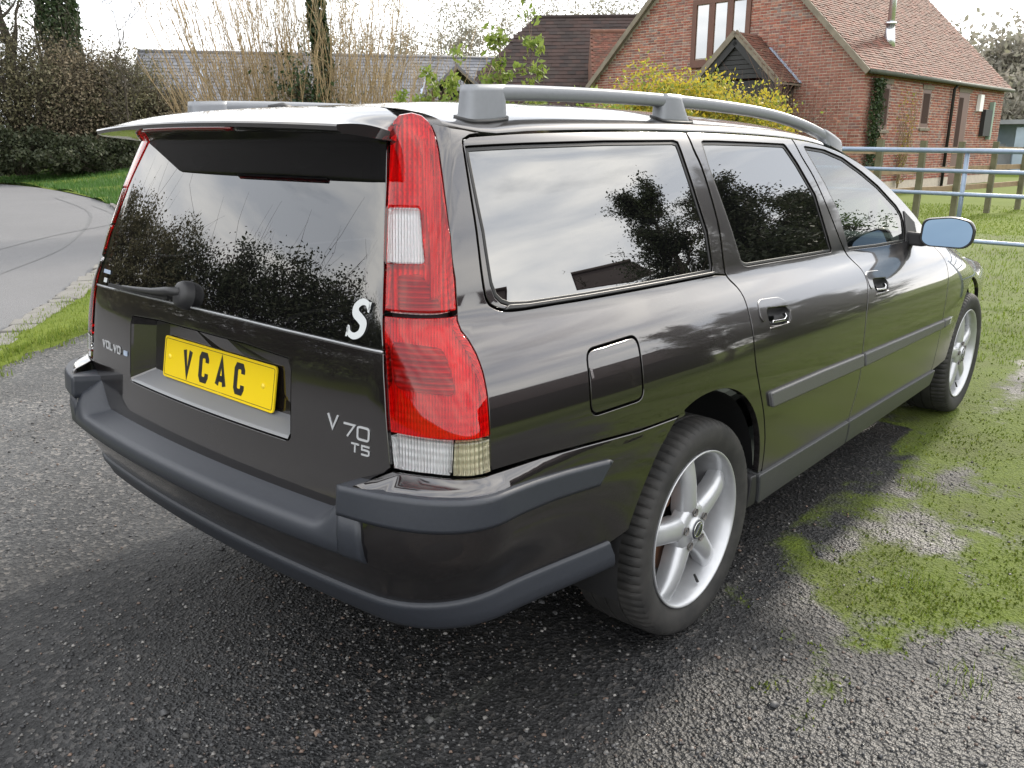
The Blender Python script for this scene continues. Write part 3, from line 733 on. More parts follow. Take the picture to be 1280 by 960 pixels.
rows = [[(a+.004, y, z-.001) if i < 2 else (a+.005, y, z+.002) for i, (a, y, z) in enumerate(r)] for r in rows]
loft('light_strip', rows, 'reflector', spoiler, closed=True)
# washer jet and aerial stub
mb = MB(); mb.tube([(-.62,.02,roof_s(-.62,.02)[2]-.005),(-.66,.02,roof_s(-.62,.02)[2]+.008),(-.70,.02,roof_s(-.62,.02)[2]+.006)], [.012,.010,.004], 10); mb.build('washer_jet', 'plastic_dark', car, True)
# ---- tail lights
REV = rounded([(.570,1.230),(.664,1.231),(.712,1.128),(.603,1.126)], .008, 3)
upper = clip(TL, 1, 1.033, True); low = clip(clip(TL, 1, 1.026, False), 1, .799, True); bot = clip(TL, 1, .796, False)
def light(name, poly, lm, rm, par=(None, None), holes=(), off=.003, rdepth=-.020):
    a, b = panel(name, poly, lm, car, holes=holes, off=off, gap=.0022, bevel=.003, depth=.020, step=.03)
    c, d = panel('reflector', poly, rm, a, holes=holes, off=rdepth, gap=.001, bevel=.001, depth=.004, step=.03); d.parent = b
    return a, b
ul = light('tail_light', upper, 'red_lens', 'reflector_mid', holes=[REV])
a, b = panel('reversing_lens', REV, 'clear_lens', ul[0], off=.002, gap=.0, bevel=.002, depth=.012, step=.03); b.parent = ul[1]
a, b = panel('reversing_reflector', REV, 'reflector', ul[0], off=-.012, gap=.0, bevel=.001, depth=.003, step=.03); b.parent = ul[1]
ll = light('lower_tail_light', low, 'red_lens', 'reflector')
bl_ = light('clear_tail_light', clip(bot, 0, .792, False), 'clear_lens', 'reflector')
br_ = light('side_tail_light', clip(bot, 0, .796, True), 'clear_lens', 'reflector_amber')
# darker chamber dividers inside the lamps
for poly, par in (([(.667,1.03),(.700,1.03),(.640,1.23),(.60,1.33),(.585,1.33)], ul), ):
    pass
CH = [(.640,.98),(.785,.975),(.80,.885),(.655,.885)]
a, b = panel('lamp_chamber', rounded(CH, .02, 3), 'reflector_dark', ll[0], off=-.012, gap=0, bevel=.004, depth=.006, step=.03); b.parent = ll[1]
CH = [(.655,1.035),(.80,1.035),(.79,1.055),(.70,1.11),(.63,1.105)]
a, b = panel('lamp_chamber', rounded(CH, .01, 2), 'reflector_dark', ul[0], off=-.012, gap=0, bevel=.003, depth=.006, step=.03); b.parent = ul[1]
TUBE = spline([(.600,1.375),(.640,1.34),(.69,1.25),(.738,1.15),(.765,1.06)], 5)
TB = [(a+.017, b) for a, b in TUBE]+[(a-.017, b) for a, b in TUBE[::-1]]
a, b = panel('light_guide', TB, 'reflector', ul[0], off=-.006, gap=0, bevel=.006, depth=.010, step=.02); b.parent = ul[1]
# black bed behind the lamps
a, b = panel('lamp_bed', TL, 'black', car, off=-.030, gap=-.003, depth=.01)
# ---- rear bumper
def zcr(u): return interp([(.5,.7265),(.904,.7255),(1.05,.721),(1.192,.711),(1.391,.695),(1.6,.68)], u)
def prof(z): return sm((z-.40)/.20)
def amp(u): return interp([(0,.060),(.3,.060),(.55,.056),(.70,.050),(.85,.034),(1.0,.018),(1.2,.008),(1.6,.003)], abs(u))
def bo(u, z): return .012*sm((.95-abs(u))/.4)+amp(u)*prof(z)
def bsurf(u, z):
    k = sm((zcr(abs(u))-z)/.030) if abs(u) > .5 else 1.
    o_ = bo(u, z)*k
    return tuple(Vector(P(u, z))+vec_n(P, u, z)*o_)
half = [(0,.432),(.3,.431),(.6,.430),(.75,.431),(.95,.430),(1.205,.420)]+[q for q in ARCH_R[::-1] if q[1] > .425]+[(ARCH_F[-1][0]-.003,.688)]+[(q[0], q[1]-.0015) for q in CREASE[::-1]]+[(.844,.7245),(.751,.7265),(.676,.7255),(.664,.715),(.634,.690),(.612,.655),(.606,.605),(.595,.590),(.3,.590),(0,.590)]
full = half[1:-1]+[(0,.590)]+[(-a, b) for a, b in half[1:-1][::-1]]+[(0,.432)]
bumper = panel('rear_bumper', full, 'paint', car, surf=bsurf, both=False, gap=.0015, bevel=.003, depth=.075, step=.03)
def brows(us_, prof_fn):
    return [[tuple(Vector(P(u, z))+vec_n(P, u, z)*o_) for o_, z in prof_fn(u)] for u in us_]
# grey ledge pad across the middle
def ledge(u):
    b = bo(u, .58); q = sm((abs(u)-.52)/.085)
    return [(bo(u,.545)-.006,.545),(bo(u,.549)+.004,.548),(b+.008,.560),(b+.009,.578),(b+.006,.588+.012*q*q),(b-.002,.5945+.03*q*q),(b-.014,.598+.05*q*q),(b-.05,.604+.066*q),(.0,.609+.072*q),(-.030,.612+.075*q),(-.035,.600)]
us_ = [-.612+1.224*i/140 for i in range(141)]
pad = loft('bumper_pad', brows(us_, ledge), 'plastic', bumper, cap=True); pad.data.set_sharp_from_angle(angle=R(50))
def tongue(u):
    b = bo(u, .58); return [(bo(u,.540)-.006,.540),(bo(u,.544)+.004,.545),(b+.008,.560),(b+.009,.60),(b+.008,.630),(b-.004,.634)]
def ends(L): return L
for s in (1, -1):
    us_ = [s*(.611+.045*i/6) for i in range(7)]
    o = loft('bumper_pad', brows(us_ if s > 0 else us_[::-1], tongue), 'plastic', bumper, cap=True)
# grey corner pads running forward to the wheel arch
def cpad_poly():
    top = [(u, interp([(.6,.690),(.75,.697),(.9,.693),(1.1,.678),(1.268,.658)], u)) for u in (.607,.66,.72,.80,.9,1.0,1.1,1.2,1.255)]
    bot_ = [(u, interp([(.6,.631),(.75,.630),(.9,.629),(1.05,.622),(1.2,.607)], u)) for u in (1.205,1.15,1.05,.95,.85,.75,.68,.607)]
    return top+[(1.266,.652)]+bot_
def csurf(u, z): return tuple(Vector(P(u, z))+vec_n(P, u, z)*bo(u, z))
a, b = panel('bumper_pad', cpad_poly(), 'plastic', bumper, surf=csurf, off=.012, gap=0, bevel=.011, depth=.085, step=.02)
# grey lower lip
def lip(u):
    k = sm((1.26-abs(u))/.1)
    return [(bo(u,.43)-.02,.434),(bo(u,.43)+.006,.4335),(bo(u,.43)+.010,.428),(bo(u,.43)+.010,.420),(.018,.400),(.016,.375),(.010,.360),(-.004,.350),(-.03,.343),(-.11,.338)]
us_ = [-1.212+2.424*i/120 for i in range(121)]
lp = loft('bumper_lip', brows(us_, lip), 'plastic', bumper, cap=True); lp.data.set_sharp_from_angle(angle=R(60))
# ---- roof rails
def rail_path(x): return interp([(-.62,1.459),(-.45,1.466),(0,1.472),(.5,1.466),(.9,1.447),(1.2,1.411),(1.4,1.371),(1.52,1.338)], x)
def rail_y(x): return interp([(-.62,.572),(0,.585),(.8,.583),(1.52,.590)], x)
rows = []
for i in range(61):
    x = -.592+2.116*i/60; z = rail_path(x); y = -rail_y(x); w = .020; h = .0175
    if i == 0: w *= .9; h *= .8
    if i == 60: w *= .5; h *= .4
    rows.append([(x, y+w*math.copysign(abs(math.cos(a))**.55, math.cos(a)), z+h*math.copysign(abs(math.sin(a))**.55, math.sin(a))) for a in [2*math.pi*k/16 for k in range(16)]])
rail = loft('roof_rail', rows, 'rail_metal', car, closed=True); rail_l = mirror_y(rail)
def foot(x0, x1, x0t, x1t, flare=.010):
    rows = []
    for i in range(7):
        s = i/6; xa = x0+(x0t-x0)*s**.7; xb = x1+(x1t-x1)*s**.7
        yb = rail_y((xa+xb)/2); hw = .0265-.005*s
        zl = lambda x: roof_s(x, yb)[2]-.012; L = []
        for k in range(20):
            a = 2*math.pi*k/20; cx = math.copysign(abs(math.cos(a))**.45, math.cos(a)); cy = math.copysign(abs(math.sin(a))**.45, math.sin(a))
            x = (xa+xb)/2+(xb-xa)/2*cx; z0 = zl(x); z1 = rail_path(x)+.0168
            L.append((x, -yb+hw*cy, z0+(z1-z0)*s))
        rows.append(L)
    o = loft('rail_foot', rows, 'rail_metal', rail, closed=True); mirror_y(o, parent=rail_l)
    rows2 = [[(q[0]+(q[0]-(x0+x1)/2)*.06, q[1]+(.003 if q[1] > -yb_ else -.003), roof_s(q[0], q[1])[2]+.001+dz) for q in rows[0]] for dz, yb_ in ((-.004, .58), (.004, .58))]
    o = loft('foot_gasket', rows2, 'rubber', rail, closed=True); mirror_y(o, parent=rail_l)
foot(-.618, -.486, -.606, -.487); foot(.150, .318, .155, .255); foot(1.36, 1.515, 1.30, 1.50)
# ---- door mirrors
def mirror_head():
    sh = []
    outl = rounded([(-.10,.052),(.02,.066),(.085,.050),(.105,.015),(.100,-.040),(.070,-.066),(-.075,-.062),(-.104,-.040)], .03, 4)
    for d, sc in ((0,.93),(.004,1.0),(.02,1.02),(.05,.98),(.075,.86),(.092,.62),(.098,.3),(.099,.0)):
        sh.append([(d, -a*sc, b*sc) for a, b in outl])
    return sh, outl
sh, outl = mirror_head()
MC = Vector((1.925, -.926, .996)); rz = Matrix.Rotation(R(8), 3, 'Z')
rows = [[tuple(MC+rz @ Vector(q)) for q in r] for r in sh]
mh = loft('door_mirror', rows, 'paint', car, closed=True, cap=False)
rows = [[tuple(MC+rz @ Vector((d, -a*sc, b*sc))) for a, b in outl] for d, sc in ((.004,1.0),(-.006,.985),(-.010,.955),(-.008,.925),(.012,.90))]
bz = loft('mirror_bezel', rows, 'plastic_dark', mh, closed=True, cap=False)
mg = mk('mirror_glass', [tuple(MC+rz @ (Matrix.Rotation(R(6), 3, 'Z') @ Matrix.Rotation(R(5.2), 3, 'Y')) @ Vector((.004, -a*.905, b*.905))) for a, b in outl], [tuple(range(len(outl)))], 'mirror_glass', mh)
arm_ = [[tuple(Vector((x+dx, y, z))) for dx, z in ((-.035, zc-.028), (.035, zc-.03), (.04, zc+.02), (-.03, zc+.03))] for x, y, zc in ((1.965,-.735,.962),(1.96,-.78,.960),(1.955,-.83,.958),(1.95,-.86,.965))]
ma = loft('mirror_arm', arm_, 'plastic_dark', mh, closed=True, smooth=False); bevelled(ma, .01, 3)
sail = [tuple(Vector(P(u, z))+vec_n(P, u, z)*o_) for o_ in (.004, -.01) for u, z in ((3.56,1.075),(3.585,.948),(3.74,.945),(3.70,1.02))]
sl = mk('mirror_sail', sail, [(0,1,2,3),(7,6,5,4),(0,4,5,1),(1,5,6,2),(2,6,7,3),(3,7,4,0)], 'plastic_dark', mh)
mh2 = mirror_y(mh)
for o in (bz, mg, ma, sl): mirror_y(o, parent=mh2)
# ---- wheels
def tyre_mesh():
    n = 288; prof_ = [(.222,-.012),(.231,-.004),(.246,.004),(.268,.009),(.288,.008),(.300,.002),(.3075,-.008),(.3115,-.020),(.3135,-.040),(.314,-.062),(.309,-.063),(.309,-.069),(.314,-.070),(.3145,-.108),(.3095,-.109),(.3095,-.115),(.3145,-.116),(.314,-.155),(.309,-.156),(.309,-.162),(.3135,-.163),(.311,-.200),(.300,-.216),(.27,-.224),(.222,-.21)]
    v = []; f = []; m = len(prof_)
    for i in range(n):
        a = 2*math.pi*i/n; notch = (i % 4 == 0)
        for k, (r, h) in enumerate(prof_):
            if notch and 5 <= k <= 8: r -= .0055 if k > 5 else .002
            if notch and k in (9, 10): r -= .003
            v.append((r*math.cos(a), h, r*math.sin(a)))
    for i in range(n):
        j = (i+1) % n
        for k in range(m-1): f.append((i*m+k, i*m+k+1, j*m+k+1, j*m+k))
    return v, f
def spoke_mesh(ang):
    rows = []
    for r, w, h, d in ((.030,.032,.022,-.022),(.055,.037,.028,-.018),(.085,.035,.030,-.016),(.12,.0325,.029,-.016),(.155,.0315,.027,-.018),(.185,.032,.024,-.023),(.205,.034,.020,-.029),(.216,.036,.013,-.034)):
        L = []
        for k in range(14):
            a = math.pi*k/13; L.append((r, d+h*(max(0., math.sin(a))**.75)-h, w*math.cos(a)))
        L.append((r, d-h-.030, -w*.8)); L.append((r, d-h-.030, w*.8)); rows.append([(x_, y_+.008, z_) for x_, y_, z_ in L])
    c, s = math.cos(ang), math.sin(ang)
    return [[(x*c-z*s, y, x*s+z*c) for x, y, z in L] for L in rows]
def wheel():
    w = mk('wheel', *tyre_mesh(), 'tyre', car, True); w.data.set_sharp_from_angle(angle=R(35))
    pr = [(.2225,-.016),(.2275,-.006),(.2285,-.001),(.2270,.0015),(.2235,.0005),(.2190,-.006),(.2150,-.016),(.2100,-.035),(.2020,-.075),(.1970,-.12),(.1965,-.165),(.199,-.19)]
    v, f = lathe(pr, 96); mk('rim', v, f, 'alloy', w, True)
    for k in range(5):
        rows = spoke_mesh(R(97+72*k)); o = loft('spoke', rows, 'alloy', w, closed=True); o.data.set_sharp_from_angle(angle=R(55))
    v, f = lathe([(0,-.012),(.030,-.012),(.032,-.014),(.034,-.020),(.052,-.021),(.068,-.026),(.074,-.036),(.072,-.065)], 48, c=(0, .011, 0)); mk('hub', v, f, 'alloy', w, True)
    v, f = lathe([(0,-.0085),(.022,-.0085),(.0265,-.0095),(.028,-.013)], 32, c=(0, .011, 0)); cap_ = mk('centre_cap', v, f, 'plastic', w, True)
    v, f = lathe([(.0195,-.0078),(.0215,-.0075),(.0235,-.0078),(.0235,-.0095),(.0195,-.0095)], 32, c=(0, .011, 0)); mk('emblem_ring', v, f, 'chrome', cap_, True)
    mb = MB(); mb.bar((-.014,.0035,-.014), (.014,.0035,.014), .004, .002, (0,1,0)); mb.build('emblem_bar', 'chrome', cap_)
    for k in range(5):
        a = R(97+72*k); cx, cz = .052*math.cos(a), .052*math.sin(a)
        v, f = lathe([(.0125,-.0165),(.0115,-.0155),(.0105,-.0175),(.0102,-.03),(0,-.03)], 18, c=(cx, .0125, cz)); mk('bolt_hole', v, f, 'alloy_dirty', w, True)
        v, f = lathe([(0,-.020),(.006,-.020),(.0075,-.022),(.0078,-.031)], 6, c=(cx, .0125, cz)); mk('wheel_bolt', v, f, 'plastic', w)
    v, f = lathe([(.06,-.085),(.138,-.085),(.140,-.087),(.140,-.105),(.06,-.106)], 48); mk('brake_disc', v, f, 'rust', w, True)
    v, f = lathe([(0,-.125),(.196,-.125),(.197,-.13),(.0,-.16)], 32); mk('brake_backing', v, f, 'black', w)
    mb = MB(); mb.tube([(.06,-.020,-.196),(.052,-.028,-.172)], [.0045,.0035], 8); mb.build('valve', 'rubber', w)
    mb = MB(); mb.box(-.10,-.03,-.13,-.07,.06,.13); o = mb.build('brake_caliper', 'rust', w); bevelled(o, .012, 2)
    return w
w0 = wheel()
def place_wheel(w, x, sgn, first=False):
    ch = [c for c in w0.children]
    if not first:
        n = w.copy(); COL.objects.link(n); n.parent = car
        for c in ch:
            k = c.copy(); COL.objects.link(k); k.parent = n
            for g in c.children:
                q = g.copy(); COL.objects.link(q); q.parent = k
        w = n
    if sgn < 0: w.location = (x, -.873, .312); w.rotation_euler = (R(-1.2), 0, R(180)) if False else (0, 0, 0); w.scale = (1, -1, 1)
    else: w.location = (x, .873, .312); w.scale = (1, 1, 1)
    return w
place_wheel(w0, 0, -1, True); place_wheel(w0, 2.755, -1); place_wheel(w0, 0, 1); place_wheel(w0, 2.755, 1)
# ---- wheel housings, floor, cabin
for cx in (0, 2.755):
    v = []; f = []; n = 28
    for i in range(n+1):
        a = R(-12+204*i/n)
        for y, r in ((-.862 if cx < 1 else -.80,.385),(-.80 if cx < 1 else -.78,.392),(-.58,.392)): v.append((cx-.012+r*.96*math.cos(a), y, .325+r*math.sin(a)))
    for i in range(n):
        for k in range(2): f.append((i*3+k, i*3+k+1, (i+1)*3+k+1, (i+1)*3+k))
    b = len(v); v.append((cx, -.58, .30)); f += [(i*3+2, b, (i+1)*3+2) for i in range(n)]
    o = mk('wheel_housing', v, f, 'black', car, True); mirror_y(o)
mb = MB(); mb.box(-.62,3.40,-.56,.56,.24,.30); mb.box(.40,2.34,-.80,.80,.24,.30); mb.box(-.86,-.40,-.66,.66,.34,.40); mb.build('floor_pan', 'black', car)
def seat(x, y, rear_=False):
    o = MB(); o.box(x-.05,x+.45,y-.24,y+.24,.36,.52); o.bar((x-.02,y,.5),(x-.22,y,1.02),.46,.12,(0,1,0)); 
    s_ = o.build('seat', 'interior', car); bevelled(s_, .04, 3)
    o = MB(); o.bar((x-.24,y,1.06),(x-.28,y,1.22),.24,.09,(0,1,0)); h = o.build('headrest', 'interior', s_); bevelled(h, .03, 3)
for x, y in ((1.35,-.36),(1.35,.36),(.45,-.38),(.45,.0),(.45,.38)): seat(x, y)
mb = MB(); mb.box(1.95,2.3,-.70,.70,.70,.955); o = mb.build('dashboard', 'interior', car); bevelled(o, .05, 3)
mb = MB(); mb.tube([(1.78+.06*math.sin(a)*.4, -.36+.185*math.cos(a), .90+.17*math.sin(a)) for a in [2*math.pi*k/24 for k in range(25)]], .014, 8, False); mb.build('steering_wheel', 'interior', car, True)
mb = MB(); mb.box(-.78,.1,-.66,.66,.60,.66); mb.build('load_floor', 'interior', car)
# ================================================================== noise and plant helpers
def vnoise(x, y, seed=0):
    xi = np.floor(x).astype(np.int64); yi = np.floor(y).astype(np.int64); xf = x-xi; yf = y-yi
    def h(a, b):
        n = (a*374761393+b*668265263+seed*974634777) & 0x7fffffff; n = ((n ^ (n >> 13))*1274126177) & 0x7fffffff
        return ((n ^ (n >> 16)) & 0xffff)/65535.
    u = xf*xf*(3-2*xf); v = yf*yf*(3-2*yf)
    return (h(xi, yi)*(1-u)+h(xi+1, yi)*u)*(1-v)+(h(xi, yi+1)*(1-u)+h(xi+1, yi+1)*u)*v
def fbm(x, y, oct=4, seed=0):
    s = 0; a = .5; t_ = 0
    for o in range(oct): s = s+a*vnoise(x*2**o, y*2**o, seed+o); t_ += a; a *= .5
    return s/t_
def smv(t): t = np.clip(t, 0, 1); return t*t*(3-2*t)
def moss_mask(x, y):
    d = (x-2.16)*.47+(y+.8)*-.88+.74
    d = np.minimum(d, (x-.66)*.75+(y+1.6)*.65+.45)
    n = fbm(x*1.7, y*1.7, 4, 5)-.5; n2 = fbm(x*7, y*7, 3, 9)-.5
    m = smv((d+1.0*n+1.25*n2+.20)/1.05)
    # bare wheel-worn patch by the front wheel and sparse moss under the car
    bare = np.exp(-(((x-4.4)/1.3)**2+((y+1.05)/.16)**2)); m = m*(1-.8*smv(bare*1.5+n2*.8-.1))
    under = (np.abs(y) < .80) & (x > -1) & (x < 2.3); m = np.where(under, m*.12, m)
    return m
def rand_dirs(n):
    v = RNG.normal(size=(n, 3)); return v/np.linalg.norm(v, axis=1, keepdims=True)
def leaf_mesh(c, size, aspect=.55, up=0.):
    """one small folded rhombus per point"""
    n = len(c); a = rand_dirs(n); a[:, 2] = a[:, 2]*(1-up)+up*.6; a /= np.linalg.norm(a, axis=1, keepdims=True)
    b = np.cross(a, rand_dirs(n)); b /= np.linalg.norm(b, axis=1, keepdims=True); s = (size*(.55+.9*RNG.random(n)))[:, None]
    v = np.stack([c-a*s*.5, c+b*s*.5*aspect, c+a*s*.5, c-b*s*.5*aspect], 1).reshape(-1, 3)
    return v, np.arange(4*n).reshape(-1, 4)
def twig_mesh(lines, sides=3):
    """lines: list of (points (k,3), r0, r1)"""
    V = []; F = []; b = 0
    ang = np.arange(sides)*2*np.pi/sides
    for pts, r0, r1 in lines:
        pts = np.asarray(pts, float); k = len(pts); d = np.gradient(pts, axis=0); d /= np.linalg.norm(d, axis=1, keepdims=True)+1e-9
        ref = np.array([.31, .17, .93]) if abs(d[0, 2]) < .8 else np.array([1., .1, 0]); s = np.cross(d, ref); s /= np.linalg.norm(s, axis=1, keepdims=True)+1e-9; t_ = np.cross(d, s)
        r = np.linspace(r0, r1, k)[:, None, None]
        v = pts[:, None, :]+r*(s[:, None, :]*np.cos(ang)[None, :, None]+t_[:, None, :]*np.sin(ang)[None, :, None])
        V.append(v.reshape(-1, 3)); i = np.arange(k-1)[:, None]*sides; j = np.arange(sides)[None, :]; j2 = (j+1) % sides
        F.append(np.stack([i+j, i+j2, i+sides+j2, i+sides+j], -1).reshape(-1, 4)+b); b += k*sides
    return np.concatenate(V), np.concatenate(F)
def curve_pts(a, b, k=5, wob=.1, bend=(0, 0, 0)):
    a = np.array(a, float); b = np.array(b, float); t_ = np.linspace(0, 1, k)[:, None]; L = np.linalg.norm(b-a)
    p_ = a+(b-a)*t_+np.array(bend)*np.sin(np.pi*t_)+RNG.normal(size=(k, 3))*wob*L*.12*t_*(1.2-t_)
    p_[0] = a; return p_
def shrub(name, label, cat, base, rx, ry, h, mat, nclump=60, nleaf=90, size=.09, stem='bark', group=None, z0=.15, spread=.28, nbare=0, thick=.03, top=1.0, yaw=0, zmin=0):
    """multi-stemmed shrub: stems to clumps of leaves, optional bare twigs above"""
    e = empty(name, base, label, cat, group); cl = []
    for i in range(nclump):
        a = RNG.random()*2*np.pi; q = RNG.random()**.5; zz = z0+(1-z0)*RNG.random()**.8
        w = math.sqrt(max(.05, 1-((zz-.45)/.62)**2))*(.75+.5*vnoise(np.array([math.cos(a)*2+5]), np.array([math.sin(a)*2+zz*3+base[0]]), 3)[0])
        x_, y_ = rx*q*w*math.cos(a), ry*q*w*math.sin(a); c_, s_ = math.cos(yaw), math.sin(yaw)
        cl.append((x_*c_-y_*s_, x_*s_+y_*c_, h*zz*(.8+.35*RNG.random())*top))
    cl = np.array(cl); lines = []
    for c in cl:
        st = np.array([c[0]*.2+RNG.normal()*.05, c[1]*.2+RNG.normal()*.05, 0]); lines.append((curve_pts(st, c, 5, .5, (0, 0, .1*h)), thick*(.4+.6*RNG.random()), .004))
        for k in range(3):
            d = rand_dirs(1)[0]*np.array([1, 1, .8]); d[2] = abs(d[2])*.9; lines.append((curve_pts(c*.85, c+d*spread*h*.35*(1+RNG.random()), 4, .5), .008, .002))
    for k in range(nbare):
        a = RNG.random()*2*np.pi; q = RNG.random(); c = cl[RNG.integers(len(cl))]
        lines.append((curve_pts(c*.7, c+np.array([RNG.normal()*.18*h, RNG.normal()*.18*h, h*(.15+.4*RNG.random())]), 5, .6), .010, .002))
    V, F = twig_mesh(lines); mk('stems', V, F, stem, e, True)
    n = nclump*nleaf; pts = np.repeat(cl, nleaf, 0)+RNG.normal(size=(n, 3))*np.array([spread*h*.38, spread*h*.38, spread*h*.30]); pts[:, 2] = np.maximum(pts[:, 2], zmin+.02)
    V, F = leaf_mesh(pts, size); mk('foliage', V, F, mat, e)
    return e
def cane_clump(name, label, base, h, n, lean, spread, rad=.012, leaf=None, cat='shrub', group=None, rb=.3, ntw=5):
    """tall upright bare stems that fan out"""
    e = empty(name, base, label, cat, group); lines = []; tips = []
    for i in range(n):
        a = RNG.random()*2*np.pi; q = RNG.random()**.5; st = np.array([rb*q*math.cos(a), rb*q*math.sin(a), 0]); hh = h*(.5+.5*RNG.random())
        en = st*(1+spread*hh)+np.array([lean[0]*hh+RNG.normal()*.07*h, lean[1]*hh+RNG.normal()*.07*h, hh])
        pt = curve_pts(st, en, 8, .35, (st[0]*.2, st[1]*.2, 0)); lines.append((pt, rad*(.6+.8*RNG.random()), .003)); tips.append(pt)
        for k in range(ntw):
            j = RNG.integers(3, 8); d = np.array([RNG.normal()*.10, RNG.normal()*.10, .16+.2*RNG.random()])*h*.35
            lines.append((curve_pts(pt[j], pt[j]+d, 4, .5), .0045, .0015))
    V, F = twig_mesh(lines); mk('stems', V, F, 'stem_tan', e, True)
    if leaf:
        m, nl, sz, lo = leaf; P_ = np.concatenate([t_[int(8*lo):] for t_ in tips]); pts = P_[RNG.integers(len(P_), size=nl)]+RNG.normal(size=(nl, 3))*.09
        V, F = leaf_mesh(pts, sz); mk('foliage', V, F, m, e)
    return e
def ivy_trunk(name, label, base, h, r, mat='leaf_ivy', n=5000, size=.1, cat='tree', group=None, top=1.0, bulge=1.6):
    e = empty(name, base, label, cat, group)
    pts = curve_pts((0, 0, -.2), (.02*h*RNG.normal(), .02*h*RNG.normal(), h), 10, .25); V, F = twig_mesh([(pts, r*.55, r*.3)], 8); mk('trunk', V, F, 'bark', e, True)
    zz = RNG.random(n)**.9*top; a = RNG.random(n)*2*np.pi
    rr = r*(.75+bulge*.6*fbm(a*1.3+np.sin(a)*2, zz*h*.9+base[0], 3, 2))*(.55+.5*RNG.random(n)**.5)
    ix = np.clip((zz*9), 0, 8.99); i0 = ix.astype(int); f_ = (ix-i0)[:, None]; c = pts[i0]*(1-f_)+pts[i0+1]*f_
    c = c+np.stack([rr*np.cos(a), rr*np.sin(a), RNG.normal(size=n)*.05], 1); V, F = leaf_mesh(c, size, .8); mk('crown', V, F, mat, e)
    return e
def bare_tree(name, label, base, h, r, lean=(0, 0), nb=26, leafn=0, leafmat='leaf_brown', cat='tree', size=.08, leafsp=.25, group=None):
    e = empty(name, base, label, cat, group); tr = curve_pts((0, 0, -.2), (lean[0]*h, lean[1]*h, h), 12, .3); lines = [(tr, r, r*.15)]; ends = []
    for i in range(nb):
        j = 3+int(8*RNG.random()); s = tr[j]; a = RNG.random()*2*np.pi; L = h*(.18+.28*RNG.random())*(1.15-j/14)
        d = np.array([math.cos(a)*.7, math.sin(a)*.7, .55+.4*RNG.random()])*L; b = curve_pts(s, s+d, 6, .6, (0, 0, -.06*L)); lines.append((b, r*.28*(1.2-j/14), .008))
        for k in range(6):
            q = b[RNG.integers(2, 6)]; d2 = rand_dirs(1)[0]*L*.4; d2[2] = abs(d2[2]); c = curve_pts(q, q+d2, 5, .7); lines.append((c, .010, .003)); ends.append(c)
            for m in range(3):
                q2 = c[RNG.integers(1, 5)]; d3 = rand_dirs(1)[0]*L*.18; lines.append((curve_pts(q2, q2+d3, 3, .5), .005, .002))
    V, F = twig_mesh(lines, 4); mk('trunk', V, F, 'bark', e, True)
    if leafn:
        Pq = np.concatenate(ends); pts = Pq[RNG.integers(len(Pq), size=leafn)]+RNG.normal(size=(leafn, 3))*leafsp; V, F = leaf_mesh(pts, size); mk('crown', V, F, leafmat, e)
    return e
# ================================================================== ground, drive, road
t = NT('grass_ground'); nz = t.noise(.35, detail=6, rough=.6); n2 = t.noise(9, detail=5)
t.set(Base_Color=t.mix(n2, t.mix(nz, (.05, .078, .012), (.10, .13, .02)), t.mix(nz, (.075, .11, .016), (.13, .15, .026))), Roughness=.95, Specular_IOR_Level=.1); t.bump(n2, .5, .04); M['grass_ground'] = t.m
t = NT('drive'); po = t.pos()
att = t.n('ShaderNodeAttribute', attribute_name='moss').outputs['Fac']
v1 = t.n('ShaderNodeTexVoronoi', {'Vector': po, 'Scale': 80.0}); v2 = t.n('ShaderNodeTexVoronoi', {'Vector': po, 'Scale': 150.0}); big = t.noise(1.1, po, 6, .6); mid = t.noise(18, po, 4)
sep = t.n('ShaderNodeSeparateXYZ', {0: v1.outputs['Color']}).outputs['X']
chip = t.ramp(sep, (0, (.008, .0083, .009)), (.45, (.0145, .015, .016)), (.72, (.025, .0252, .0265)), (.93, (.046, .045, .045)), (1, (.085, .078, .073)))
pale = t.ramp(t.n('ShaderNodeMath', {0: t.n('ShaderNodeSeparateXYZ', {0: po}).outputs['Y'], 1: t.noise(.9, po, 5, .65)}, operation='ADD').outputs[0], (.95/1, 0), (1, 0)) if False else t.ramp(t.n('ShaderNodeMapRange', {'Value': t.n('ShaderNodeMath', {0: t.n('ShaderNodeSeparateXYZ', {0: po}).outputs['Y'], 1: t.n('ShaderNodeMath', {0: t.noise(1.1, po, 6, .65), 1: 2.2}, operation='MULTIPLY').outputs[0]}, operation='ADD').outputs[0], 'From Min': 1.7, 'From Max': 3.2}).outputs[0], (0, 0), (1, .8))
chip = t.mix(pale, chip, t.ramp(sep, (0, (.03, .03, .031)), (.5, (.055, .054, .053)), (.8, (.09, .088, .085)), (1, (.19, .175, .16))))
chip = t.mix(t.ramp(big, (.42, 0), (.62, .55)), chip, t.mix(mid, (.012, .012, .013), (.026, .0255, .025)))
mossc = t.mix(t.noise(40, po, 4), (.040, .064, .006), (.105, .138, .010)); mossc = t.mix(t.ramp(t.noise(2.3, po, 5), (.45, 0), (.7, .6)), mossc, (.06, .065, .02))
mk_ = t.n('ShaderNodeMath', {0: att, 1: t.n('ShaderNodeMath', {0: t.noise(75, po, 5, .7), 1: -.5}, operation='ADD').outputs[0]}, operation='ADD').outputs[0]
mk_ = t.n('ShaderNodeMath', {0: mk_, 1: t.n('ShaderNodeMath', {0: t.noise(14, po, 4), 1: -.5}, operation='ADD').outputs[0]}, operation='ADD').outputs[0]
mk2 = t.ramp(mk_, (.30, 0), (.80, .92))
wet = t.ramp(t.noise(.8, po, 5), (.4, .46), (.65, .75))
t.set(Base_Color=t.mix(mk2, chip, mossc), Roughness=t.mix(mk2, wet, (.95, .95, .95)), Specular_IOR_Level=.3)
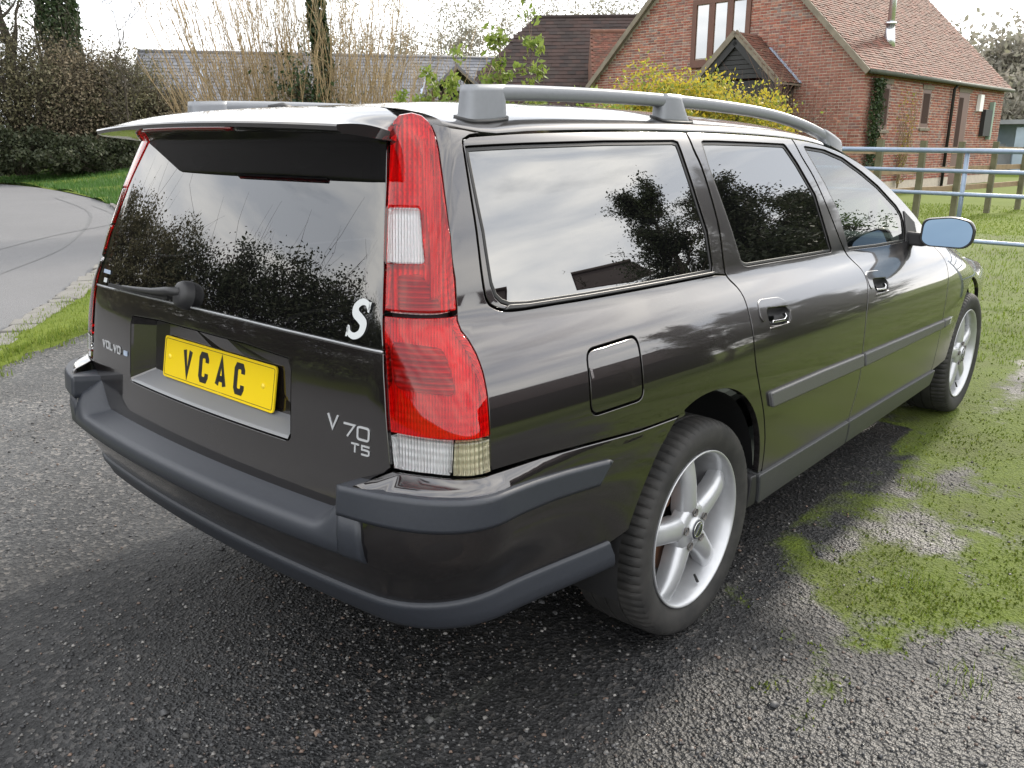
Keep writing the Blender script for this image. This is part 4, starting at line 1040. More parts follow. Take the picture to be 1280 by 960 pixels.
hh = t.n('ShaderNodeMath', {0: v1.outputs['Distance'], 1: t.n('ShaderNodeMath', {0: v2.outputs['Distance'], 1: .5}, operation='MULTIPLY').outputs[0]}, operation='ADD').outputs[0]
hh = t.n('ShaderNodeMath', {0: hh, 1: t.n('ShaderNodeMath', {0: mid, 1: .9}, operation='MULTIPLY').outputs[0]}, operation='ADD').outputs[0]
t.bump(hh, .8, .007); M['drive'] = t.m
t = NT('tarmac'); po = t.pos(); v1 = t.n('ShaderNodeTexVoronoi', {'Vector': po, 'Scale': 140.0}); big = t.noise(.45, po, 6, .6)
t.set(Base_Color=t.mix(t.n('ShaderNodeSeparateXYZ', {0: v1.outputs['Color']}).outputs['X'], t.mix(big, (.065, .066, .070), (.10, .10, .105)), t.mix(big, (.10, .10, .105), (.15, .15, .155))), Roughness=.75)
t.bump(v1.outputs['Distance'], .5, .008); M['tarmac'] = t.m
simple('tar_seam', (.060, .061, .064), .6, bump=(60, .3, .01))
simple('kerb_concrete', (.13, .125, .115), .85, bump=(60, .5, .01), var=.35)
def grid_mesh(xs, ys, zf):
    X, Y = np.meshgrid(xs, ys, indexing='ij'); Z = zf(X, Y); nx, ny = X.shape
    i = np.arange(nx-1)[:, None]*ny; j = np.arange(ny-1)[None, :]
    return np.stack([X, Y, Z], -1).reshape(-1, 3), np.stack([i+j, i+ny+j, i+ny+j+1, i+j+1], -1).reshape(-1, 4)
xs = np.concatenate([-np.geomspace(400, 4, 24), np.linspace(-3.5, 3.5, 4), np.geomspace(4, 400, 24)])
V, F = grid_mesh(xs, xs, lambda x, y: -.035-.00*x); tag(mk('ground', V, F, 'grass_ground'), kind='structure')
KERB = [(-8.5,-8.0),(-6,-4.3),(-3.1,0.0),(0,4.6),(1.7,7.1),(4.5,12.0),(7.0,18.2),(8.6,25.0),(9.2,31.5),(8.2,42),(2,60)]
def kerb_y(x): return np.interp(x, [q[0] for q in KERB[:7]], [q[1] for q in KERB[:7]])
def drive_z(x, y): return .010*(fbm(x*2.2, y*2.2, 3, 21)-.5)+.010*(fbm(x*14, y*14, 3, 31)-.5)*np.clip(1.2-np.hypot(x+.5, y+.5)/7, 0, 1)-.002
xs = np.concatenate([np.linspace(-12, -2.6, 30), np.arange(-2.5, 5.0, .03), np.linspace(5.1, 13, 40)])
ys = np.concatenate([np.linspace(-11, -3.1, 26), np.arange(-3.0, 3.4, .03), np.linspace(3.5, 6.4, 24)])
V, F = grid_mesh(xs, ys, drive_z)
# keep the drive on its own side of the verge
ok = (V[:, 1] < kerb_y(V[:, 0])-.25) & (V[:, 1] < 4.62+.18*(V[:, 0]-.6)+.16*np.sin(V[:, 0]*3)); keep = ok[F].all(1)
F = F[keep]; used = np.unique(F); remap = -np.ones(len(V), int); remap[used] = np.arange(len(used)); V = V[used]; F = remap[F]
dr = tag(mk('driveway', V, F, 'drive', None, True), kind='structure')
mm = moss_mask(V[:, 0], V[:, 1]); mm = np.maximum(mm, smv((V[:, 0]-5.2)/1.2)); mm = np.maximum(mm, smv((-V[:, 1]-4.6+(2-V[:, 0])*.4)/1.5)*.9)
at_ = dr.data.attributes.new('moss', 'FLOAT', 'POINT'); at_.data.foreach_set('value', mm.astype(np.float32))
# road
def strip(name, left, right, z, mat, kind='structure'):
    v = [(x, y, z) for a, b in zip(left, right) for x, y in (a, b)]; f = [(2*i, 2*i+1, 2*i+3, 2*i+2) for i in range(len(left)-1)]
    return tag(mk(name, v, f, mat), kind=kind)
rd = spline(KERB, 6); lf = []
for i, q in enumerate(rd):
    a = Vector(rd[max(i-1, 0)]); b = Vector(rd[min(i+1, len(rd)-1)]); d = (b-a).normalized(); lf.append((q[0]-d.y*6.2, q[1]+d.x*6.2))
strip('road', lf, rd, -.012, 'tarmac')
def seam(pts, w):
    L = []; Rr = []
    for i, q in enumerate(pts):
        a = Vector(pts[max(i-1, 0)]); b = Vector(pts[min(i+1, len(pts)-1)]); d = (b-a).normalized(); k = w*(.7+.6*random.random()); L.append((q[0]-d.y*k, q[1]+d.x*k)); Rr.append((q[0]+d.y*k, q[1]-d.x*k))
    return L, Rr
for pts in (spline([(-2.6,6.2),(.6,9.2),(3.2,12.0),(5.2,14.0),(6.6,18.4)], 6), spline([(-1.2,5.2),(1.0,8.0),(3.0,10.8),(5.6,16.2),(7.2,22)], 6)):
    strip('road_seam', *seam(pts, .022), -.008, 'tar_seam')
# kerb stones along the verge
kb = tag(empty('kerb', (0, 4.6, 0)), 'row of low grey kerb stones between the lane and the verge', 'kerb')
kp = spline(KERB[2:7], 14); acc = 0; nk = 0
for a, b in zip(kp[:-1], kp[1:]):
    a = Vector(a); b = Vector(b); L = (b-a).length; d = (b-a)/L; nst = max(1, int(L/.8+.5))
    for s in range(nst):
        c = a+d*(L*(s+.5)/nst); ln = L/nst*.95; m = MB(); n_ = Vector((d.y, -d.x)); jit = RNG.normal()*.02
        p0 = c-d*ln/2+n_*(.03+jit); p1 = c+d*ln/2+n_*(.03+RNG.normal()*.02)
        m.bar((p0.x, p0.y-4.6+0, -.02), (p1.x, p1.y-4.6, -.02+RNG.normal()*.006), .20+.04*RNG.random(), .12)
        o = m.build('kerb_stone', 'kerb_concrete', kb); bevelled(o, .015, 2); nk += 1
# verge strip and far bank
rv = [q for q in spline(KERB[2:8], 30)]; inner = []
for i, q in enumerate(rv):
    a = Vector(rv[max(i-1, 0)]); b = Vector(rv[min(i+1, len(rv)-1)]); d = (b-a).normalized(); w = .16+min(2.6, max(0, (q[1]-4.2))*.62); w += .16*random.random(); inner.append((q[0]+d.y*w, q[1]-d.x*w))
v = []; f = []
for i, (q, r_) in enumerate(zip(rv, inner)):
    for k in range(5):
        s = k/4; v.append((q[0]+(r_[0]-q[0])*s, q[1]+(r_[1]-q[1])*s, -.004+.05*math.sin(math.pi*min(1, s+.12))))
    if i:
        for k in range(4): f.append(((i-1)*5+k, i*5+k, i*5+k+1, (i-1)*5+k+1))
verge = tag(mk('verge', v, f, 'grass_ground', None, True), kind='structure')
BK = spline([(6.6,17.0),(7.3,19.5),(8.7,25),(9.4,31.5),(8.4,42),(3,60)], 8); v = []; f = []
for i, q in enumerate(BK):
    a = Vector(BK[max(i-1, 0)]); b = Vector(BK[min(i+1, len(BK)-1)]); d = (b-a).normalized()
    for k in range(9):
        s = k/8*11; v.append((q[0]+d.y*s, q[1]-d.x*s, .01+.62*sm(s/5.5)+.06*math.sin(i*.9+k)))
    if i:
        for k in range(8): f.append(((i-1)*9+k, (i-1)*9+k+1, i*9+k+1, i*9+k))
tag(mk('bank', v, f, 'grass_ground', None, True), kind='structure')
# ================================================================== loose stones, moss, grass (uncountable)
def stones(n, r0, r1, smin, smax):
    th = RNG.random(n)*2*np.pi; r = np.exp(np.log(r0)+(np.log(r1/r0))*RNG.random(n)); x = -1.4+r*np.cos(th); y = -1.3+r*np.sin(th)
    m = moss_mask(x, y); ok = (RNG.random(n) > m*.93) & (y < kerb_y(x)-.35) & (x < 5.5) & (y > -4) & (fbm(x*1.3, y*1.3, 3, 77)+RNG.random(n)*.5 > .62)
    x, y = x[ok], y[ok]; n = len(x)
    s = smin*(smax/smin)**(RNG.random(n)**2.0); z = drive_z(x, y)
    base = np.array([(1,0,0),(-.8,.2,0),(.1,1,.05),(-.1,-.9,0),(.3,.25,.75),(-.35,-.2,.62),(.1,.1,-.5)])
    tri = np.array([(0,2,4),(2,1,5),(2,5,4),(1,3,5),(3,0,4),(3,4,5),(0,6,2),(2,6,1),(1,6,3),(3,6,0)])
    j = base[None]*(1+.55*(RNG.random((n, 7, 3))-.5)); a = RNG.random(n)*2*np.pi; c, sn = np.cos(a)[:, None], np.sin(a)[:, None]
    X = (j[..., 0]*c-j[..., 1]*sn); Y = (j[..., 0]*sn+j[..., 1]*c); Z = j[..., 2]*(.5+.5*RNG.random((n, 1)))
    V = np.stack([x[:, None]+X*s[:, None], y[:, None]+Y*s[:, None], z[:, None]+.0012+Z*s[:, None]], -1).reshape(-1, 3)
    F = (np.arange(n)[:, None, None]*7+tri[None]).reshape(-1, 3); return V, F
V, F = stones(120000, .35, 6.5, .0024, .0085); tag(mk('gravel', V, F, 'stone'), 'loose grey chippings scattered over the drive', 'gravel', kind='stuff')
V, F = stones(1100, .5, 6, .008, .018); tag(mk('pebbles', V, F, 'stone'), 'larger loose pebbles lying on the drive', 'pebbles', kind='stuff')
def blades(x, y, z, h, w, lean=.5):
    n = len(x); a = RNG.random(n)*2*np.pi; d = np.stack([np.cos(a), np.sin(a), 0*a], 1); b = np.stack([-np.sin(a), np.cos(a), 0*a], 1)
    hh = (h*(.5+RNG.random(n)))[:, None]; ln = (RNG.random(n)*lean)[:, None]; ww = (w*(.6+.8*RNG.random(n)))[:, None] if np.ndim(w) else w*(.6+.8*RNG.random(n))[:, None]
    p0 = np.stack([x, y, z], 1); up = np.array([[0, 0, 1.]])
    V = np.stack([p0-b*ww/2, p0+b*ww/2, p0+d*hh*ln*.4+up*hh*.6+b*ww*.35, p0+d*hh*ln+up*hh, p0+d*hh*ln*.4+up*hh*.6-b*ww*.35], 1).reshape(-1, 3)
    i = np.arange(n)[:, None]*5; F = np.concatenate([i+np.array([[0, 1, 2, 4]])], 0); T = i+np.array([[4, 2, 3, 3]]); return V, F, n
def blade_obj(name, x, y, z, h, w, mat, label, lean=.6, cat='grass'):
    n = len(x); a = RNG.random(n)*2*np.pi; d = np.stack([np.cos(a), np.sin(a), 0*a], 1); b = np.stack([-np.sin(a), np.cos(a), 0*a], 1)
    hh = (h*(.45+1.0*RNG.random(n)))[:, None]; ln = (RNG.random(n)*lean)[:, None]; ww = (w*(.6+.8*RNG.random(n)))[:, None]
    p0 = np.stack([x, y, z], 1); up = np.array([[0, 0, 1.]])
    V = np.stack([p0-b*ww/2, p0+b*ww/2, p0+d*hh*ln+up*hh], 1).reshape(-1, 3); F = np.arange(3*n).reshape(-1, 3)
    return tag(mk(name, V, F, mat), label, cat, kind='stuff')
# moss cushions and short grass beside and ahead of the car
n = 170000; r = np.exp(np.log(.9)+np.log(9/.9)*RNG.random(n)); th = R(-75)+R(125)*RNG.random(n); x = -1.2+r*np.cos(th); y = -1.5+r*np.sin(th)
m = moss_mask(x, y); keep = (RNG.random(n) < m**2.2*(.15+.85*smv((fbm(x*6, y*6, 3, 4)-.3)*2.2))) & ~((np.abs(y) < .85) & (x < 3.5)); x, y = x[keep], y[keep]
blade_obj('moss', x, y, drive_z(x, y), .006+.006*np.hypot(x, y)**.5*fbm(x*2.5, y*2.5, 3, 14)**2, .0055+.0012*np.hypot(x, y), 'moss', 'bright green moss and short turf spreading over the drive', .9, 'moss')
n = 150000; x = 3.4+17*RNG.random(n)**1.6; y = -7+19*RNG.random(n); keep = (fbm(x*.9, y*.9, 3, 8)+.35*RNG.random(n) > .52) & (y < 9.5) & ~((np.abs(y) < 1.0) & (x < 4)); x, y = x[keep], y[keep]
blade_obj('paddock_grass', x, y, np.where((x < 13) & (y < 4), -.003, -.035), .018+.03*fbm(x*.7, y*.7, 3, 3), .0042+.0007*x, 'blade', 'short sunlit grass of the paddock behind the gate')
# weed tufts on the gravel
wx = np.concatenate([cx+RNG.normal(size=k)*.045 for cx, cy, k in ((.72,-1.28,140),(.25,-1.55,60),(1.55,-1.05,110),(-.2,-1.75,40),(.95,-1.75,90))])
wy = np.concatenate([cy+RNG.normal(size=k)*.04 for cx, cy, k in ((.72,-1.28,140),(.25,-1.55,60),(1.55,-1.05,110),(-.2,-1.75,40),(.95,-1.75,90))])
blade_obj('weeds', wx, wy, drive_z(wx, wy), .028, .0032, 'blade', 'thin green weeds sprouting through the gravel beside the car', .9, 'weeds')
# verge grass by the lane and on the far bank
n = 30000; i_ = RNG.integers(len(rv)-1, size=n); f_ = RNG.random(n); A = np.array(rv); B = np.array(inner); s = RNG.random(n)*1.0+.5*RNG.random(n)**4
pa = A[i_]*(1-f_)[:, None]+A[i_+1]*f_[:, None]; pb = B[i_]*(1-f_)[:, None]+B[i_+1]*f_[:, None]; q = pa+(pb-pa)*s[:, None]; keep = q[:, 1] > 3.6; q = q[keep]
blade_obj('verge_grass', q[:, 0], q[:, 1], np.where(s[keep] > 1, .0, .025), .036*np.ones(len(q)), .009*np.ones(len(q)), 'blade', 'green grass on the narrow verge beside the lane')
n = 60000; A = np.array(BK[:34]); i_ = RNG.integers(len(A)-1, size=n); f_ = RNG.random(n); pa = A[i_]*(1-f_)[:, None]+A[i_+1]*f_[:, None]; d = A[i_+1]-A[i_]; d /= np.linalg.norm(d, axis=1, keepdims=True); s = RNG.random(n)*7
q = pa+np.stack([d[:, 1], -d[:, 0]], 1)*s[:, None]; zz = .62*smv(s/5.5); blade_obj('bank_grass', q[:, 0], q[:, 1], zz, .10+.05*RNG.random(n), np.full(n, .03), 'blade_verge', 'dark green grass on the bank beyond the lane')

# ================================================================== brick house
HC = Vector((22.83, 6.96, 0)); HA = R(-3.8); E1 = Vector((math.cos(HA), math.sin(HA), 0)); E2 = Vector((-math.sin(HA), math.cos(HA), 0)); UP = Vector((0, 0, 1))
house = empty('brick_house', tuple(HC), 'red brick cottage with tiled roof, gable window and small porch', 'house'); house.rotation_euler = (0, 0, HA)
# local frame: x along the long wall, y along the gable, z up
HL, HW, EV, RIDGE = 12.3, 9.5, 3.42, 8.15
def gable_top(y): return EV+(RIDGE-EV)*(1-abs(y-HW/2)/(HW/2))
m = MB(); m.add([(0,0,-.3),(0,HW,-.3),(0,HW,EV),(0,HW/2,RIDGE),(0,0,EV),(HL,0,-.3),(HL,HW,-.3),(HL,HW,EV),(HL,HW/2,RIDGE),(HL,0,EV)], [(0,1,2,3,4)[::-1],(5,6,7,8,9),(0,5,9,4),(1,2,7,6)])
wall = m.build('wall', 'mortar', house)
OPEN_G = [(3.60,5.62,3.72,5.62)]; OPEN_R = [(1.15,1.85,1.75,3.0),(4.35,5.05,1.85,2.98),(7.55,8.6,.0,3.02)]
bl = [(-.107,-.0335),(.107,-.0335),(.107,.0335),(-.107,.0335)]
def brick_box(c, ax, n, hl, hh=.0315, d=.012):
    a = ax*hl; b = UP*hh; nn_ = n*d
    return [tuple(c-a-b), tuple(c+a-b), tuple(c+a+b), tuple(c-a+b), tuple(c-a*.97-b*.9+nn_), tuple(c+a*.97-b*.9+nn_), tuple(c+a*.97+b*.9+nn_), tuple(c-a*.97+b*.9+nn_)]
BF = [(4,5,6,7),(0,1,5,4),(1,2,6,5),(2,3,7,6),(3,0,4,7)]
def cut(c, hl, z, openings, end):
    a, b = max(c-hl, .0), min(c+hl, end)
    for o0, o1, lo, hi in openings:
        if lo-.035 < z < hi+.035:
            if a < o1 and b > o0:
                if a < o0: b = o0-.006
                elif b > o1: a = o1+.006
                else: return []
    return [((a+b)/2, (b-a)/2)] if b-a > .03 else []
items = []   # (score, verts) ; the score favours what shows largest: close to the near corner
X, Y = Vector((1, 0, 0)), Vector((0, 1, 0))
row = 0; z = .3
while z < RIDGE:
    y = 0.
    k = 0
    while y < HW:
        hl = .104 if (k+row) % 2 else .049; c = y+hl
        if z < gable_top(c)-.10:
            for c2, h2 in cut(c, hl, z, OPEN_G, HW): items.append((abs(c2-1.3)+abs(z-2.8)*.7+(3 if h2 < .06 else 0), brick_box(Vector((0, c2, z+RNG.normal()*.002)), -Y, -X, h2, d=.008+.008*RNG.random())))
        y += 2*hl+.013; k += 1
    if z < EV-.15:
        x = .0; k = 0
        while x < HL:
            hl = .104 if (k+row) % 2 else .049; c = x+hl
            for c2, h2 in cut(c, hl, z, OPEN_R, HL): items.append((c2*2.2+abs(z-2.6)*.7+(3 if h2 < .06 else 0), brick_box(Vector((c2, 0, z+RNG.normal()*.002)), X, -Y, h2, d=.008+.008*RNG.random())))
            x += 2*hl+.013; k += 1
    z += .079; row += 1
items.sort(key=lambda q: q[0])
for s_, v in items[:300]: mk('brick', v, BF, 'brick', wall)
m = MB()
for s_, v in items[300:]: m.add(v, BF)
tag(m.build('brickwork', 'brick', wall), kind='stuff')
# roof with courses of plain tiles
def tile_slope(par, mat, o, ax, dn, L, S, tw=.17, ex=.105, th=.014, hip=0):
    """o: ridge start, ax: along ridge, dn: down slope; tiles laid in courses"""
    nrm = dn.cross(ax).normalized(); nrm = nrm if nrm.z > 0 else -nrm
    nr = int(S/ex); nc = int(L/tw); out = []
    for r_ in range(nr):
        s0 = r_*ex
        for c_ in range(nc+1):
            a0 = c_*tw+(tw/2 if r_ % 2 else 0)-.02+RNG.normal()*.003
            if a0+tw > L+.1 or a0 < hip*(1-s0/S)-.2: continue
            b = o+ax*a0+dn*(s0)+nrm*(.004+RNG.normal()*.002); w = ax*(tw-.006); q = dn*(ex+.035+RNG.normal()*.004)
            lo = b+q+nrm*(.020+RNG.normal()*.003)
            v = [b, b+w, lo+w, lo, lo+w-nrm*th, lo-nrm*th]; out.append([tuple(k) for k in v])
    m = MB()
    for v in out: m.add(v, [(0,1,2,3),(3,2,4,5),(1,4,2),(0,3,5)])
    return tag(m.build('roof_tiles', mat, par), kind='stuff')
sl = math.hypot(HW/2, RIDGE-EV); dnR = Vector((0, -HW/2, EV-RIDGE)).normalized(); dnL = Vector((0, HW/2, EV-RIDGE)).normalized()
nR = Vector((0, -(RIDGE-EV), HW/2)).normalized(); nR = Vector((0, dnR.z, -dnR.y)) if False else Vector((0, -(RIDGE-EV), HW/2)).normalized()
rz_ = Vector((-.22, HW/2, RIDGE+.10))
m = MB(); o1 = Vector((-.20, HW/2, RIDGE+.05)); e_ = Vector((HL+.4, 0, 0))
m.add([o1, o1+e_, o1+e_+dnR*(sl+.28), o1+dnR*(sl+.28), o1+e_+dnL*(sl+.28), o1+dnL*(sl+.28)], [(0,1,2,3)[::-1],(0,1,4,5)]); roof = m.build('roof', 'mortar', house)
tile_slope(roof, 'roof_tile', o1+Vector((0, -.01, .02)), X, dnR, HL+.4, sl+.30)
m = MB(); m.add([o1+dnL*.0+Vector((0,0,.03)), o1+e_+Vector((0,0,.03)), o1+e_+dnL*(sl+.3)+Vector((0,0,.03)), o1+dnL*(sl+.3)+Vector((0,0,.03))], [(0,1,2,3)]); m.build('roof_slope', 'roof_tile', roof)
# verge boards (weathered timber) on the gable, gutter, dentil course
m = MB(); m.bar(o1+dnR*.0+Vector((-.03,0,-.06)), o1+dnR*(sl+.26)+Vector((-.03,0,-.06)), .07, .15, nR); m.build('verge_board', 'timber_grey', roof)
m = MB(); m.bar(o1+Vector((-.03,0,-.06)), o1+dnL*(sl+.26)+Vector((-.03,0,-.06)), .07, .15, Vector((0, RIDGE-EV, HW/2))); m.build('verge_board', 'timber_grey', roof)
eR = o1+dnR*(sl+.28)
m = MB(); m.tube([eR+Vector((-.02,-.05,-.03)), eR+Vector((HL+.4,-.05,-.03))], .065, 10); m.build('gutter', 'gutter', roof, True)
for k in range(54):
    m = MB(); m.box(.05+k*.228, .05+k*.228+.11, -.055, 0, EV-.22, EV-.13); m.build('dentil_brick', 'brick', wall)
m = MB(); m.box(0, HL, -.05, 0, EV-.125, EV-.05); m.build('eaves_course', 'brick', wall)
m = MB(); m.tube([(6.75,-.26,EV-.12),(6.75,-.10,EV-.35),(6.75,-.08,-.2)], .05, 10); m.build('downpipe', 'timber_black', house, True)
# windows and doors of the long wall
for x0, x1, z0, z1 in OPEN_R:
    m = MB(); m.box(x0, x1, -.004, .06, z0, z1); w_ = m.build('window' if z0 > .5 else 'door', 'timber_brown', house)
    if z0 > .5:
        m = MB(); m.box(x0+.10, x1-.10, -.012, .02, z0+.12, z1-.12); m.build('pane', 'pane_dark', w_)
        m = MB(); m.box(x0-.06, x1+.06, -.07, .0, z0-.10, z0-.02); m.build('sill', 'timber_grey', w_)
        m = MB(); m.box(x0-.10, x1+.10, -.035, .0, z1, z1+.13); m.build('lintel', 'timber_grey', w_)
    else:
        m = MB(); m.box(x0+.08, x0+.48, -.01, .02, 1.25, 2.85); m.build('pane', 'pane_dark', w_)
        m = MB(); m.box(x0, x1, -.03, .02, 1.02, 1.24); m.build('door_rail', 'fence_wood', w_)
        m = MB(); m.box(x0-.10, x1+.10, -.035, .0, z1, z1+.13); m.build('lintel', 'timber_grey', w_)
m = MB(); m.box(10.0, 10.75, -.16, -.02, 1.62, 2.52); m.build('notice_board', 'timber_black', house)
m = MB(); m.box(10.78, 10.95, -.16, -.02, 1.5, 2.8); m.build('board_post', 'green_box', house)
m = MB(); m.box(9.35, 9.7, -.14, -.02, 2.45, 3.0); m.build('meter_box', 'white_paint', house)
# gable window: brown frame, three tall panes
y0, y1, z0, z1 = OPEN_G[0]
fr_ = empty('window_frame'); bpy.data.objects.remove(fr_)
m = MB(); m.box(-.06, .06, y0, y1, z0, z0+.16); m.box(-.06, .06, y0, y1, z1-.14, z1); m.box(-.06, .06, y0, y0+.15, z0+.16, z1-.14); m.box(-.06, .06, y1-.15, y1, z0+.16, z1-.14)
wy = (y1-y0-.30-.40)/3
for k in (1, 2): m.box(-.055, .055, y0+.15+k*wy+(k-1)*.20, y0+.15+k*wy+k*.20, z0+.16, z1-.14)
gw = m.build('window', 'timber_brown', house)
for k in range(3):
    m = MB(); a = y0+.15+k*(wy+.20); m.box(-.018, .02, a+.03, a+wy-.03, z0+.20, z1-.17); m.build('pane', 'pane_sky', gw)
m = MB(); m.box(-.11, .0, y0-.06, y1+.06, z0-.07, z0); m.build('sill', 'timber_brown', gw)
# porch
PY, PZ, PD, PH, PB = 3.32, 4.42, 1.24, 1.50, 1.46      # ridge y, ridge z, depth, half width, drop
porch = MB()
ap = Vector((-PD, PY, PZ)); rR = Vector((0, -PH, -PB)); rL = Vector((0, PH*.86, -PB*.86)); bk = Vector((PD, 0, 0))
porch.add([ap, ap+rR, ap+rR+bk, ap+bk, ap+rL, ap+rL+bk], [(0,1,2,3),(0,3,5,4)]); pr_ = porch.build('porch', 'timber_grey', house)
tile_slope(pr_, 'roof_tile', ap+Vector((-.08,0,.03))+rR.normalized()*.02, X, rR.normalized(), PD+.06, rR.length)
for d in (rR, rL):
    m = MB(); m.bar(ap+Vector((-.05,0,0)), ap+d*1.02+Vector((-.05,0,0)), .06, .16, Vector((0, -d.z, d.y)) if d.y > 0 else Vector((0, d.z, -d.y))); m.build('bargeboard', 'timber_grey', pr_)
    m = MB(); m.bar(ap+Vector((-.01,0,-.22)), ap+d*1.0+Vector((-.01,0,-.22)), .05, .24, Vector((0, -d.z, d.y))); m.build('barge_inner', 'timber_black', pr_)
for k in range(7):
    zz = PZ-.42-.13*k; hw = (PZ-zz-.2)*PH/PB*.92
    m = MB(); m.bar((-PD+.08, PY-hw, zz), (-PD+.05, PY+hw*.88, zz), .02, .115); m.build('weatherboard', 'timber_black', pr_)
m = MB(); m.box(-PD+.02, -.02, PY-PH*.86, PY-PH*.80, .0, PZ-PB*.82); m.box(-PD+.02, -.02, PY+PH*.70, PY+PH*.76, .0, PZ-PB*.72); m.box(-PD+.12, -PD+.18, PY-PH*.8, PY+PH*.7, .0, 3.1); m.build('porch_wall', 'timber_black', pr_)
a = ap+bk+Vector((-.10, 0, .03)); m = MB(); m.bar(a+rR*.30+Vector((.06,-.0,.05)), a+rR*1.0+Vector((.06,0,.05)), .16, .03, Vector((0, -rR.z, rR.y))); m.build('lead_flashing', 'lead', pr_)
# flue
m = MB(); fx, fs = 3.25, 1.35
fb = Vector((3.38, .84, 4.33)); m.tube([fb-Vector((0,0,.3)), fb+Vector((0,0,3.2))], .105, 14); flue = m.build('flue', 'steel_flue', house, True)
m = MB(); m.tube([fb+Vector((0,0,.50)), fb+Vector((0,0,.56))], [.20,.13], 14); m.build('storm_collar', 'steel_flue', flue, True)
m = MB(); m.tube([fb-Vector((0,0,.32)), fb+Vector((0,0,.5))], [.22,.12], 14); m.build('flue_base', 'steel_flue', flue, True)
m = MB(); q = fb+Vector((.22,-.22,-.30)); m.add([q+Vector((-.35,.28,.30)), q+Vector((.28,.26,.28)), q+Vector((.42,-.30,-.26)), q+Vector((-.1,-.24,-.22))], [(0,1,2,3)]); m.build('flue_flashing', 'lead', flue)
# ================================================================== back barns, hut, shed
def barn(name, label, A, B, zr, zeave, half, mat, wallmat, cat='barn', tw=.35, ex=.25, hip=0):
    """A, B: ridge ends on the ground plan"""
    A = Vector(A); B = Vector(B); d = (B-A).normalized(); n = Vector((d.y, -d.x)); L = (B-A).length
    e = empty(name, (A.x, A.y, 0), label, cat); e.rotation_euler = (0, 0, math.atan2(d.y, d.x))
    m = MB(); m.add([(0,-half,-.2),(L,-half,-.2),(L,-half,zeave),(0,-half,zeave),(0,half,-.2),(L,half,-.2),(L,half,zeave),(0,half,zeave),(hip,0,zr),(L,0,zr)], [(0,1,2,3),(4,7,6,5),(0,3,8,7,4),(1,5,6,9,2)]); m.build('wall', wallmat, e)
    S = math.hypot(half, zr-zeave); dr_ = Vector((0,-half,zeave-zr)).normalized(); dl_ = Vector((0,half,zeave-zr)).normalized()
    m = MB(); o = Vector((-.2,0,zr+.03)); x_ = Vector((L+.4,0,0)); hp = Vector((hip,0,0)); m.add([o+hp, o+x_, o+x_+dr_*(S+.3), o+dr_*(S+.3), o+x_+dl_*(S+.3), o+dl_*(S+.3)], [(0,1,2,3)[::-1],(0,1,4,5),(0,3,5)]); rf = m.build('roof', mat, e)
    tile_slope(rf, mat, o+Vector((0,0,.02)), X, dr_, L+.4, S+.3, tw, ex, .02, hip)
    m = MB(); m.tube([o+hp+Vector((0,0,.02)), o+x_+Vector((0,0,.02))], .10, 8); m.build('ridge', mat, rf, True)
    return e, L
sb, L_ = barn('slate_barn', 'long low barn with mossy grey slate roof behind the bare shrubs', (17.5,36.9), (30.4,27.2), 5.25, 2.2, 4.0, 'slate', 'timber_black')
for fx in (2.6, 12.6):
    m = MB(); m.bar((fx,-.9,5.25-.62), (fx-.2 if fx < 5 else fx-1.0,-3.6,2.55), .16, .03); m.build('roof_flashing', 'lead', sb)
barn('tiled_barn', 'large barn with dark brown tiled roof beside the cottage', (27.4,27.2), (38.5,12.2), 6.75, 2.4, 5.0, 'dark_tile', 'timber_black', hip=3.8)
barn('tiled_outbuilding', 'lower red tiled outbuilding roof against the cottage gable', (27.9,19.7), (31.6,15.2), 5.65, 2.6, 3.2, 'roof_tile', 'mortar', 'outbuilding', .17, .12)
hut = empty('timber_hut', (10.85,10.75,0), 'small dark timber hut with pointed gable behind the saplings', 'hut'); hut.rotation_euler = (0, 0, R(44))
m = MB(); m.box(.1,2.2,-.62,-.56,0,2.25); m.box(.1,2.2,.56,.62,0,2.25); m.box(2.14,2.2,-.56,.56,0,2.3); m.build('wall', 'timber_black', hut)
m = MB(); m.add([(-.15,0,2.88),(2.3,0,2.88),(2.3,-.78,2.20),(-.15,-.78,2.20),(2.3,.78,2.20),(-.15,.78,2.20),(-.15,0,2.80),(2.3,0,2.80),(2.3,-.78,2.12),(-.15,-.78,2.12),(2.3,.78,2.12),(-.15,.78,2.12)], [(0,3,2,1),(0,1,4,5),(6,7,8,9),(6,11,10,7),(0,6,9,3),(0,5,11,6),(3,9,8,2),(5,4,10,11)]); m.build('roof', 'slate', hut)
for s in (-1, 1):
    m = MB(); m.bar((-.17,0,2.80), (-.17,s*.76,2.13), .03, .10, (1,0,0)); m.build('bargeboard', 'timber_grey', hut)
m = MB(); m.box(.0,.06,-.60,.60,2.12,2.20); m.build('tie_beam', 'timber_grey', hut)
m = MB(); m.box(.35,.40,-.56,.56,0,2.1); m.box(.35,.4,-.4,.4,2.1,2.4); m.build('shade_panel', 'black', hut)  # black sheet just inside the opening, standing in for the dark interior
sh_ = empty('storage_shed', (44.9,8.8,0), 'pale blue open-fronted shed beyond the far end of the cottage', 'shed'); sh_.rotation_euler = (0, 0, R(-78))
m = MB(); m.box(0,3.2,1.9,2.0,0,2.3); m.box(0,.10,0,1.9,0,2.2); m.box(.0,.35,-.05,.0,0,2.1); m.box(1.25,1.9,-.05,0,0,2.1); m.build('wall', 'shed_blue', sh_)
m = MB(); m.box(-.2,3.4,-.25,2.2,2.25,2.45); m.build('roof', 'shed_roof', sh_)
m = MB(); m.box(.4,1.2,.5,1.2,0,1.0); m.box(.5,.9,.6,1.0,1.0,1.35); m.build('stored_goods', 'shed_roof', sh_)
